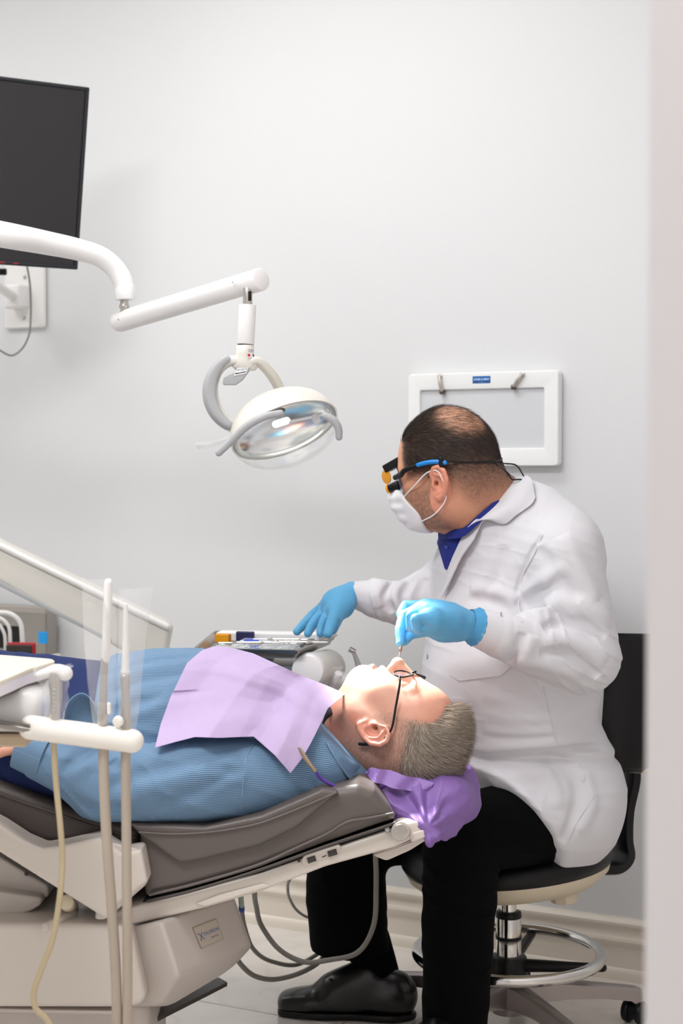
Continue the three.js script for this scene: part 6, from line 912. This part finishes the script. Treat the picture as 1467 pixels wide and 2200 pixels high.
{
  const H = DENT.H, D = 3.36, l = thing('loupes', 'black and blue magnifying loupes with amber filter worn by the dentist', 'loupes', H.W(0.09, 0.01, 0));
  const s = -1;
  for (const s of [-1, 1]) {
    part(l, 'temple', [tube([H.W(0.096, 0.024, s * 0.06), H.W(0.078, 0.028, s * 0.072), H.W(0.066, 0.036, s * 0.08), H.W(0.03, 0.044, s * 0.085)], t => 0.0062 - 0.0014 * t, 24, 10)], M.blackPlastic);
    part(l, 'temple_tip', [tube([H.W(0.032, 0.0436, s * 0.085), H.W(0.015, 0.0455, s * 0.087), H.W(-0.008, 0.045, s * 0.0885), H.W(-0.03, 0.04, s * 0.089)], 0.0048, 24, 10)], phy(0x1a86d8, 0.35), 'bright blue temple tip');
    part(l, 'strap_lock', tube([H.W(-0.022, 0.03, s * 0.092), H.W(-0.022, 0.04, s * 0.0935), H.W(-0.024, 0.05, s * 0.092)], 0.0045, 8, 8), M.blackPlastic);
    part(l, 'lens', sheet(Array.from({ length: 7 }, (_, i) => Array.from({ length: 9 }, (_, j) => H.W(0.108 - 0.022 * Math.pow(j / 8, 2) - 0.006 * i / 6, 0.02 - 0.037 * i / 6 * (1 - 0.25 * Math.pow(j / 8, 3)), s * (0.008 + 0.058 * j / 8)))), 0.0014), new THREE.MeshPhysicalMaterial({ color: 0xdfe4f2, roughness: 0.06, transmission: 0.9, thickness: 0, ior: 1.45, side: THREE.DoubleSide }));
    part(l, 'ocular', [rod(H.W(0.104, 0.006, s * 0.026), H.W(0.13, 0.001, s * 0.025), 0.0105, 0.0085, 24, 0.001)], M.blackPlastic);
    part(l, 'ocular_ring', [rod(H.W(0.129, 0.0012, s * 0.025), H.W(0.134, 0.0002, s * 0.025), 0.0098, 0.0098, 24, 0.001)], M.orange);
  }
  part(l, 'brow_bar', [tube([H.W(0.094, 0.024, -0.06), H.W(0.103, 0.025, -0.03), H.W(0.107, 0.027, 0), H.W(0.103, 0.025, 0.03), H.W(0.094, 0.024, 0.06)], 0.0052, 30, 10)], M.blackPlastic);
  const bxl = rbox(0.044, 0.017, 0.036, 0.003).applyMatrix4(mat4(H.f.clone().addScaledVector(H.u, -0.35).normalize(), H.u.clone().addScaledVector(H.f, 0.35).normalize(), H.r, H.W(0.116, 0.05, -0.005)));
  const hl = part(l, 'headlight', [bxl, rod(H.W(0.106, 0.026, 0), H.W(0.11, 0.052, -0.004), 0.006, 0.006, 14)], M.blackPlastic);
  const fc = H.W(0.136, 0.026, -0.012), fn = H.f.clone().multiplyScalar(0.5).addScaledVector(H.r, -0.85).normalize(); part(hl, 'filter', [rod(fc, fc.clone().addScaledVector(fn, 0.0022), 0.0155, 0.0155, 36, 0.0006), rod(fc.clone().addScaledVector(H.u, 0.01), H.W(0.132, 0.052, -0.01), 0.002, 0.002, 8)], M.orange, 'round amber filter');
  // retaining cord: round the back of the head, knotted, ends hanging on the collar
  const hug = (x, y, z) => { const p = H.W(x, y, z), d = H.sdf(p.x, p.y, p.z); return p.addScaledVector(grad(H.sdf, p), 0.003 - d); };
  part(l, 'strap', [-1, 1].map(s => tube([H.W(-0.024, 0.044, s * 0.0935), hug(-0.06, 0.036, s * 0.075), hug(-0.09, 0.03, s * 0.055), hug(-0.11, 0.026, s * 0.025), hug(-0.116, 0.024, 0)], 0.0016, 30, 8)).concat([tube([hug(-0.085, 0.03, -0.06), hug(-0.11, 0.024, -0.03), ...pl([[1086, 996, 3.42], [1108, 999, 3.42], [1122, 1018, 3.43], [1132, 1040, 3.45]])], 0.0016, 30, 8), tube([hug(-0.113, 0.02, -0.02), ...pl([[1092, 1018, 3.4], [1100, 1030, 3.39], [1118, 1030, 3.4], [1132, 1040, 3.45]])], 0.0016, 30, 8), SDball(P(1133, 1041, 3.45), 0.0045), tube(pl([[1133, 1041, 3.45], [1146, 1062, 3.45], [1158, 1080, 3.44]]), 0.0017, 12, 8), tube(pl([[1133, 1041, 3.45], [1139, 1058, 3.45], [1142, 1072, 3.44]]), 0.0013, 12, 8)]), M.blackPlastic, 'thin black cord');
}
{
  const m = thing('dental_mirror', 'slim metal hand instrument held in the patient’s mouth', 'dental instrument', P(852, 1440, 3.07));
  part(m, 'handle', rod(P(866, 1362, 3.12), P(859.5, 1398, 3.105), 0.0026, 0.0026, 14, 0.0005), M.steel);
  part(m, 'shank', rod(P(860, 1396, 3.106), P(853, 1432, 3.085), 0.0013, 0.001, 12), M.nickel);
  part(m, 'collar', rod(P(860.6, 1391, 3.107), P(859.3, 1400, 3.104), 0.0032, 0.003, 14, 0.0006), std(0xb98e75, 0.3, 0.8));
}
// ------------------------------------------------------------------ assistant's console in the left foreground
const flat = (pts, Y, th, bev = 0.003) => { const o = roundPoly(pts.map(p => V3(p.x, -p.z, 0)), 0.012, 4); const sh = new THREE.Shape(o.map(p => new THREE.Vector2(p.x, p.y))); const g = new THREE.ExtrudeGeometry(sh, { depth: th - 2 * bev, bevelEnabled: true, bevelThickness: bev, bevelSize: bev, bevelOffset: -bev, bevelSegments: 3 }); g.rotateX(-Math.PI / 2); g.translate(0, Y - th + bev, 0); return creased(g, 0.6); };
{
  const CD = 2.5, c = thing('delivery_console', 'white dental instrument console with cream holder bar at left foreground', 'dental console', V3(P(-330, 1600, CD).x, 0, -CD));
  const body = SD.rbox(P(-84, 1505, 2.57), 0.143, 0.034, 0.115, 0.031, V3(1, -0.03, 0).normalize(), V3(0.03, 1, 0).normalize());
  part(c, 'console_body', nets(body, ...boundsOf(pl([[-330, 1430, 2.8], [140, 1585, 2.4]]), 0.02), 0.006), M.whitePlastic);
  part(c, 'console_underside', rbox(0.27, 0.02, 0.23, 0.005, P(-95, 1566, 2.58)), phy(0xcdb79a, 0.5));
  const Yt = 0.905, o = [[-320, 1408], [0, 1409], [112, 1418], [119, 1423], [66, 1438], [0, 1466], [-320, 1520]].map(([x, y]) => G(x, y, Yt));
  part(c, 'lid', flat(o, Yt + 0.002, 0.006, 0.0015), phy(0xf0e7cf, 0.4), 'beige top plate');
  part(c, 'lid_rim', flat(o.map(p => p.clone().add(V3(-0.004, 0, 0))), Yt - 0.004, 0.02, 0.003), M.whitePlastic);
  part(c, 'lid_gasket', flat(o.map(p => p.clone().add(V3(-0.008, 0, -0.002))), Yt - 0.0235, 0.0045, 0.0005), phy(0x57504e, 0.6));
  part(c, 'stand', [rod(V3(P(-330, 1500, CD).x, 0.02, -CD), V3(P(-330, 1500, CD).x, P(0, 1560, CD).y, -CD), 0.03, 0.03, 28, 0.003), rod(V3(P(-330, 1500, CD).x, 0, -CD), V3(P(-330, 1500, CD).x, 0.03, -CD), 0.14, 0.13, 40, 0.006), rbox(0.12, 0.04, 0.1, 0.01, P(-300, 1548, CD))], M.whitePlastic);
  // metal strap and cream holder bar with three wells
  part(c, 'holder_strap', rbox(0.13, 0.0085, 0.03, 0.002, P(-20, 1553, 2.44), [0, 0, -0.16]), M.steel);
  part(c, 'strap_bracket', rbox(0.1, 0.012, 0.1, 0.002, P(-80, 1545, 2.5), [0, 0, -0.1]), M.steel);
  const barA = P(66, 1563, 2.44), barB = P(283, 1592, 2.44);
  const bd = barB.clone().sub(barA).normalize();
  const bar = cut(0.006, SD.cap(barA, barB, 0.0185, 0.0182), SD.rbox(P(40, 1559, 2.432), 0.018, 0.0045, 0.025, 0.002, V3(1, -0.16, 0).normalize(), V3(0.16, 1, 0).normalize()), SD.ell(P(160, 1533, 2.42), 0.03, 0.008, 0.03), SD.ell(P(205, 1541, 2.42), 0.02, 0.006, 0.03), SD.ell(P(248, 1552, 2.42), 0.018, 0.006, 0.03));
  part(c, 'holder_bar', nets(bar, ...boundsOf([barA, barB], 0.035), 0.003), M.cream, 'cream instrument holder bar');
}
const filmBag = (left, right, D, bulge, seed) => {        // a flat clear sleeve: two outlines in pixels, front and back walls
  const L = curve(pl(left.map(q => [...q, D]))), R = curve(pl(right.map(q => [...q, D]))); const mk = s => { const g = []; for (let i = 0; i <= 26; i++) { const a = L.getPoint(i / 26), b = R.getPoint(i / 26); g.push(Array.from({ length: 13 }, (_, j) => { const t = j / 12, p = a.clone().lerp(b, t); return p.add(V3(0, 0, s * bulge * Math.sin(t * 3.1416) * (0.6 + 0.4 * Math.sin(i / 26 * 3.14)) + 0.0035 * nz(t * 3 + seed, i * 0.3, seed))); })); } return sheet(g, 0.0003, V3(0, 0, -s)); };
  return [mk(1)];
};
{
  const D = 2.44;
  const h = thing('suction_handpiece', 'high-volume suction handpiece with long white tip, left of the slim one', 'suction handpiece', P(222, 1600, D));
  part(h, 'tip', [tube(pl([[233, 1252, D], [231, 1300, D], [229, 1360, D], [227, 1418, D]]), 0.0064, 20, 18, true)], phy(0xf3f1ee, 0.35), 'long white plastic tip');
  part(h, 'socket', [rod(P(225, 1414, D), P(223.5, 1448, D), 0.0058, 0.0058, 24, 0.001), rod(P(223.5, 1448, D), P(221.5, 1512, D), 0.0054, 0.0062, 24, 0.001)], M.brushed);
  part(h, 'valve_body', [rod(P(221.5, 1508, D), P(219.5, 1566, D), 0.0075, 0.0075, 24, 0.002)], M.nickel);
  part(h, 'valve_lever', rbox(0.006, 0.018, 0.006, 0.0025, P(234, 1522, D - 0.006)), M.whitePlastic);
  part(h, 'hose', tube(pl([[221, 1560, D], [222, 1620, D], [225, 1720, D - 0.005], [231, 1830, D - 0.01], [240, 1950, D - 0.01], [248, 2080, D - 0.005], [252, 2200, D], [254, 2330, D + 0.02], [230, 2480, D + 0.05]]), 0.0079, 70, 16), M.hose, 'thick beige hose');
  part(h, 'sleeve', filmBag([[176, 1245], [178, 1330], [186, 1440], [192, 1500], [200, 1556]], [[238, 1242], [250, 1330], [250, 1420], [250, 1500], [240, 1552]], D, 0.01, 1.3), M.film, 'clear film sleeve');
  const s = thing('saliva_ejector', 'slim saliva ejector with tapered white tip, rightmost on the holder bar', 'suction handpiece', P(271, 1600, D));
  part(s, 'tip', [tube(pl([[270, 1300, D], [270, 1350, D], [270, 1400, D], [269, 1442, D]]), t => lerp(0.0032, 0.0058, t), 20, 16)], phy(0xf2efec, 0.35), 'slim white tip');
  part(s, 'tip_joint', [rod(P(269, 1440, D), P(269, 1447, D), 0.0066, 0.0066, 24, 0.001), rod(P(269, 1447, D), P(269, 1458, D), 0.0056, 0.0064, 24, 0.001)], phy(0xf2efec, 0.35));
  part(s, 'handle', [tube(pl([[269, 1456, D], [269.5, 1475, D], [270, 1500, D], [270.5, 1530, D], [271, 1578, D]]), t => 0.0078 - 0.0016 * Math.sin(clamp(t * 1.6, 0, 1) * 3.14), 24, 20)], M.brushed);
  part(s, 'valve_button', rod(P(257, 1548, D - 0.004), P(250, 1552, D - 0.012), 0.0085, 0.008, 24, 0.002), M.cream);
  part(s, 'hose', tube(pl([[271, 1570, D], [270, 1640, D], [271, 1740, D], [272, 1850, D - 0.005], [273, 1980, D - 0.01], [274, 2100, D - 0.005], [272, 2220, D], [268, 2340, D + 0.03], [240, 2490, D + 0.06]]), 0.0074, 70, 16), M.hose, 'thick beige hose');
  part(s, 'sleeve', filmBag([[254, 1266], [256, 1330], [252, 1440], [254, 1520], [258, 1566]], [[330, 1262], [318, 1340], [306, 1440], [300, 1520], [292, 1566]], D, 0.012, 4.1), M.film, 'clear film sleeve');
  const y = thing('air_water_syringe', 'air-water syringe wrapped in clear film, leftmost on the holder bar', 'syringe', P(118, 1590, D));
  part(y, 'handle', [tube(pl([[119, 1450, D], [119, 1470, D], [120, 1500, D], [118, 1535, D], [117, 1572, D]]), t => lerp(0.0105, 0.0072, t), 24, 20)], M.nickel);
  part(y, 'head', [tube(pl([[140, 1447, D], [122, 1440, D], [104, 1444, D], [84, 1450, D]]), t => lerp(0.0115, 0.0055, t), 20, 18)], M.whitePlastic);
  for (let i = 0; i < 6; i++) part(y, 'grip_ridge', rod(P(117.5, 1480 + i * 9, D - 0.0082), P(117.5, 1484 + i * 9, D - 0.0082), 0.0032, 0.0032, 10, 0.001), M.greyPlastic);
  part(y, 'cord', tube(pl([[117, 1568, D], [116, 1610, D], [121, 1690, D], [130, 1780, D - 0.01], [134, 1850, D - 0.01], [128, 1930, D - 0.02], [112, 2020, D - 0.02], [86, 2090, D - 0.02], [72, 2135, D - 0.02], [76, 2165, D - 0.02], [100, 2190, D - 0.02], [118, 2230, D - 0.02], [110, 2300, D]]), 0.0046, 90, 12), M.cordBeige, 'thin beige cord');
  const R = rng(9), g = []; const cs = P(113, 1490, D); // crumpled sleeve round the syringe
  const rings = []; for (let i = 0; i <= 22; i++) { const yy = lerp(1428, 1556, i / 22), w = i < 8 ? lerp(0.032, 0.02, i / 8) : lerp(0.02, 0.012, (i - 8) / 14), cx = i < 8 ? lerp(108, 118, i / 8) : 118; rings.push(Array.from({ length: 22 }, (_, j) => { const a = j / 22 * 6.2832, k = 1 + 0.35 * nz(Math.cos(a) * 2 + 4, Math.sin(a) * 2, i * 0.35); return P(cx, yy, D).add(V3(Math.cos(a) * w * k, 0.004 * nz(a * 2, i, 3), Math.sin(a) * 0.014 * k)); })); }
  part(y, 'sleeve', loft(rings, false, 0.5), M.film, 'crumpled clear film');
}
// ------------------------------------------------------------------ tray on its balance arm, behind the patient
{
  const t = thing('tray_arm', 'off-white balance arm slanting down behind the patient', 'support arm', V3(P(-545, 1500, 3.9).x, 0, -3.9));
  const D = 3.84, px = P(-545, 1000, 3.9).x;
  part(t, 'arm_body', slab(roundPoly(pl([[-560, 880, D], [0, 1166, D], [352, 1338, D], [366, 1350, D], [352, 1420, D], [320, 1432, D], [0, 1252, D], [-560, 968, D]]), 0.012), 0.09, 0.012, 4), M.ivory);
  part(t, 'arm_top_edge', [tube(pl([[-560, 884, D - 0.002], [0, 1172, D - 0.002], [358, 1346, D - 0.002]]), 0.008, 30, 12)], M.whitePlastic);
  part(t, 'arm_under_edge', slab(pl([[-560, 966, D - 0.001], [0, 1248, D - 0.001], [240, 1372, D - 0.001], [240, 1382, D - 0.001], [0, 1260, D - 0.001], [-560, 978, D - 0.001]]), 0.088, 0.002), M.greyPlastic);
  part(t, 'post', [rod(V3(px, 0.02, -3.9), V3(px, P(0, 900, 3.9).y, -3.9), 0.03, 0.03, 28, 0.004), rod(V3(px, 0, -3.9), V3(px, 0.03, -3.9), 0.13, 0.12, 40, 0.006)], M.whitePlastic);
  part(t, 'tray_mount', [rod(P(345, 1415, 3.86), P(560, 1440, 3.6), 0.02, 0.02, 20), rod(P(560, 1450, 3.6), P(560, 1408, 3.6), 0.03, 0.03, 28, 0.004), flat([[-0.12, -0.1], [0.12, -0.1], [0.12, 0.1], [-0.12, 0.1]].map(([x, z]) => P(575, 1410, 3.58).add(V3(x, 0, z))), P(575, 1408, 3.58).y - 0.01, 0.012)], M.whitePlastic);
  // tool holder ring on the mount
  part(t, 'holder_block', [rbox(0.06, 0.05, 0.06, 0.012, P(735, 1470, 3.5)), rod(P(560, 1440, 3.58), P(735, 1470, 3.5), 0.014, 0.014, 16)], M.whitePlastic);
  const Y = 0.822, R = [[432, 3.42], [636, 3.38], [712, 3.66], [470, 3.74]].map(([x, d]) => P(x, 1400, d).setY(Y));
  const tr = thing('instrument_tray', 'shiny metal instrument tray under the reaching glove', 'tray', R[0].clone().add(R[2]).multiplyScalar(0.5).setY(Y - 0.006));
  part(tr, 'tray_floor', flat(R, Y, 0.004, 0.001), M.steel);
  { const lo = roundPoly(R, 0.012, 4), n = lo.length, c = V3(); lo.forEach(p => c.add(p)); c.multiplyScalar(1 / n); const off = (k, h) => lo.map(p => { const d = p.clone().sub(c).setY(0).normalize(); return p.clone().addScaledVector(d, k).setY(Y + h); }); part(tr, 'tray_rim', loft([off(-0.001, -0.003), off(0.008, 0.008), off(0.012, 0.016), off(0.02, 0.0165), off(0.02, 0.0145), off(0.0135, 0.014), off(0.0095, 0.006)], false, 0.7), M.steel); }
  const on = (x, d, h = 0.006) => P(x, 1400, d).setY(Y + h);
  const pk = (name, x0, d0, x1, d1, w, h, yy, mat, lab, cat) => { const a = on(x0, d0, yy), b = on(x1, d1, yy), d = b.clone().sub(a), L = d.length(); d.normalize(); const s = V3(-d.z, 0, d.x); return one(name, rbox(L, h, w, Math.min(h * 0.45, 0.003)).applyMatrix4(mat4(d, V3(0, 1, 0), s.clone().negate().negate(), a.clone().add(b).multiplyScalar(0.5))), mat, lab, cat, 'things on the instrument tray'); };
  { const g = [], q = [[452, 3.42], [628, 3.4], [652, 3.5], [470, 3.53]].map(([x, d]) => on(x, d, 0)); for (let i = 0; i <= 12; i++) g.push(Array.from({ length: 37 }, (_, j) => { const u = j / 36, v = i / 12, p = q[0].clone().lerp(q[1], u).lerp(q[3].clone().lerp(q[2], u), v); p.y += 0.007 + 0.009 * Math.abs(nz(u * 11, v * 5, 3.3)) + 0.004 * nz(u * 26, v * 12, 8.1); return p; }));
    one('foil_pouch', sheet(g, 0.001, V3(0, -1, 0)), std(0xe6eaea, 0.22, 0.75), 'crinkled silver foil pouch lying along the near edge of the tray', 'pouch', 'things on the instrument tray'); }
  pk('sterile_pouch', 520, 3.6, 650, 3.58, 0.06, 0.012, 0.008, phy(0xdfe3e8, 0.25, { clearcoat: 0.6 }), 'silvery pouch in the middle of the instrument tray', 'pouch');
  pk('paper_wrap', 470, 3.68, 690, 3.64, 0.05, 0.02, 0.013, phy(0xf3f2f1, 0.7), 'white folded paper wrap along the far edge of the tray', 'paper wrap');
  pk('marker_box', 508, 3.63, 546, 3.62, 0.012, 0.024, 0.016, phy(0x17194a, 0.4), 'dark navy box standing on the tray', 'box');
  pk('amber_shield', 464, 3.62, 494, 3.61, 0.02, 0.02, 0.014, phy(0xe39a0a, 0.35), 'amber yellow plastic piece at the tray corner', 'plastic shield');
  pk('blue_marker', 524, 3.5, 556, 3.5, 0.012, 0.012, 0.018, phy(0x2a4fd0, 0.4), 'bright blue capped marker on the tray', 'marker');
  const tool = (x0, d0, x1, d1, lab) => { const a = on(x0, d0, 0.0235), b = on(x1, d1, 0.026), g = one('hand_instrument', [tube([a, a.clone().lerp(b, 0.3), a.clone().lerp(b, 0.7), b], s => s > 0.25 && s < 0.75 ? 0.0038 : 0.002, 24, 10)], M.chrome, lab, 'dental instrument', 'things on the instrument tray'); };
  tool(560, 3.44, 705, 3.42, 'long steel hand instrument nearest the glove fingertips'); tool(545, 3.5, 680, 3.47, 'steel hand instrument lying across the tray middle'); tool(470, 3.43, 600, 3.41, 'steel hand instrument along the near tray edge');
  // suction canister, wrapped coupling and handpiece hanging below
  const cn = thing('evacuator_canister', 'bright white round canister below the instrument tray', 'canister', P(665, 1470, 3.45));
  const a = P(660, 1441, 3.38), b = P(706, 1434, 3.56);
  part(cn, 'cap', rod(a, a.clone().lerp(b, 0.12), 0.035, 0.038, 48, 0.006), M.whitePlastic); part(cn, 'barrel', rod(a.clone().lerp(b, 0.12), b, 0.037, 0.04, 48, 0.008), M.ivory); part(cn, 'bracket', rod(a.clone().lerp(b, 0.6), P(600, 1450, 3.58), 0.012, 0.012, 14), M.whitePlastic);
  const wr = thing('wrapped_coupling', 'hose coupling wrapped in crinkled clear film by the patient’s chin', 'coupling', P(724, 1478, 3.42));
  part(wr, 'coupling', [rod(P(718, 1478, 3.45), P(728, 1446, 3.43), 0.012, 0.009, 20, 0.002)], M.whitePlastic);
  part(wr, 'film', loft(Array.from({ length: 16 }, (_, i) => { const t = i / 15; return Array.from({ length: 20 }, (_, j) => { const q = j / 20 * 6.2832, w = 0.024 * (0.35 + Math.sin(Math.min(t * 1.25, 1) * 3.0)) * (1 + 0.5 * nz(Math.cos(q) * 2.2 + 7, Math.sin(q) * 2.2, t * 4)); return P(722, lerp(1482, 1432, t), 3.43).add(V3(Math.cos(q) * w, 0, Math.sin(q) * w)); }); }), false, 0.4), M.film, 'crinkled clear film');
  const hp = thing('dental_handpiece', 'slim grey dental handpiece standing in its holder behind the chin', 'handpiece', P(772, 1475, 3.5));
  part(hp, 'body', tube(pl([[758, 1398, 3.5], [764, 1412, 3.5], [770, 1432, 3.5], [773, 1455, 3.5], [773, 1490, 3.5]]), t => lerp(0.0042, 0.0078, Math.min(t * 1.6, 1)), 30, 16), M.greyPlastic); part(hp, 'head', rod(P(750, 1394, 3.5), P(763, 1401, 3.5), 0.0062, 0.0062, 20, 0.0015), M.nickel);
  part(hp, 'hose', tube(pl([[773, 1485, 3.5], [774, 1600, 3.5], [800, 1800, 3.45], [808, 1830, 3.4]]), 0.005, 30, 10), M.hoseGrey);
}
// ------------------------------------------------------------------ side cabinet with steel splash box at the far left
{
  const c = thing('side_cabinet', 'white side cabinet against the back wall at far left', 'cabinet', room(-1.25, 0, 0.25));
  const rb = (u0, u1, y0, y1, n0, n1, r = 0.004) => rbox(u1 - u0, y1 - y0, n1 - n0, r).applyMatrix4(mat4(RU, V3(0, 1, 0), RN, room((u0 + u1) / 2, (y0 + y1) / 2, (n0 + n1) / 2)));
  const u1 = -0.66, u0 = -1.9;
  part(c, 'carcass', rb(u0, u1, 0.08, 0.665, 0.03, 0.5), M.whitePlastic); part(c, 'plinth', rb(u0 + 0.02, u1 - 0.02, 0, 0.08, 0.05, 0.46), M.greyPlastic); part(c, 'worktop', rb(u0 - 0.01, u1 + 0.015, 0.665, 0.69, 0.03, 0.52, 0.006), M.ivory);
  for (let i = 0; i < 3; i++) { const a = u0 + i * (u1 - u0) / 3; const d = part(c, 'door', rb(a + 0.003, a + (u1 - u0) / 3 - 0.003, 0.085, 0.66, 0.5, 0.518), M.whitePlastic); part(d, 'handle', rod(room(a + 0.06, 0.5, 0.535), room(a + 0.06, 0.62, 0.535), 0.005, 0.005, 12, 0.001), M.nickel); }
  const Yb = 0.6905;
  const s = thing('steel_box', 'brushed stainless steel box standing on the side cabinet', 'steel box', room(-1.0, Yb, 0.12));
  part(s, 'box', rb(-1.4, -0.66, Yb, Yb + 0.131, 0.03, 0.08, 0.004), M.steel); part(s, 'top_lip', rb(-1.4, -0.658, Yb + 0.115, Yb + 0.133, 0.08, 0.086, 0.002), M.brushed); part(s, 'dark_recess', rb(-1.35, -0.75, Yb + 0.01, Yb + 0.075, 0.079, 0.083, 0.001), M.blackPlastic);
  one('blue_tag', rbox(0.03, 0.033, 0.006, 0.002).applyMatrix4(mat4(RU, V3(0, 1, 0), RN, room(-0.668, 0.738, 0.0845))), phy(0x179be8, 0.4), 'bright blue square tag on the steel box corner', 'tag');
  const tb = thing('tablet', 'small dark tablet with red edge leaning before the steel box', 'tablet', P(50, 1412, 4.35)); { const q = P(46, 1408, 4.33); part(tb, 'case', rbox(0.078, 0.07, 0.012, 0.008, q), M.red); part(tb, 'screen', rbox(0.072, 0.066, 0.012, 0.007, q.clone().add(V3(-0.0045, -0.003, 0.002))), phy(0x35322f, 0.3)); part(tb, 'foot', rbox(0.07, 0.03, 0.03, 0.004, V3(q.x, 0.706, q.z - 0.01)), M.red); }
  [[[-60, 1330], [-20, 1318], [20, 1318], [42, 1335], [48, 1375], [48, 1440]], [[-40, 1326], [0, 1328], [18, 1345], [22, 1380], [23, 1440]], [[-60, 1336], [-10, 1336], [8, 1358], [12, 1395], [12, 1440]]].forEach((a, i) => one('supply_tube', tube(a.map(([x, y], k) => P(x, y, 4.4 - i * 0.02)), [0.0065, 0.005, 0.0045][i], 40, 12), phy(0xe9e9e6, 0.35), ['thick white tube arching before the steel box, outermost', 'white tube arching before the steel box, the middle one', 'thin white tube arching before the steel box, innermost'][i], 'tube', 'arched tubes on the side cabinet'));
}
renderer.render(scene, camera);
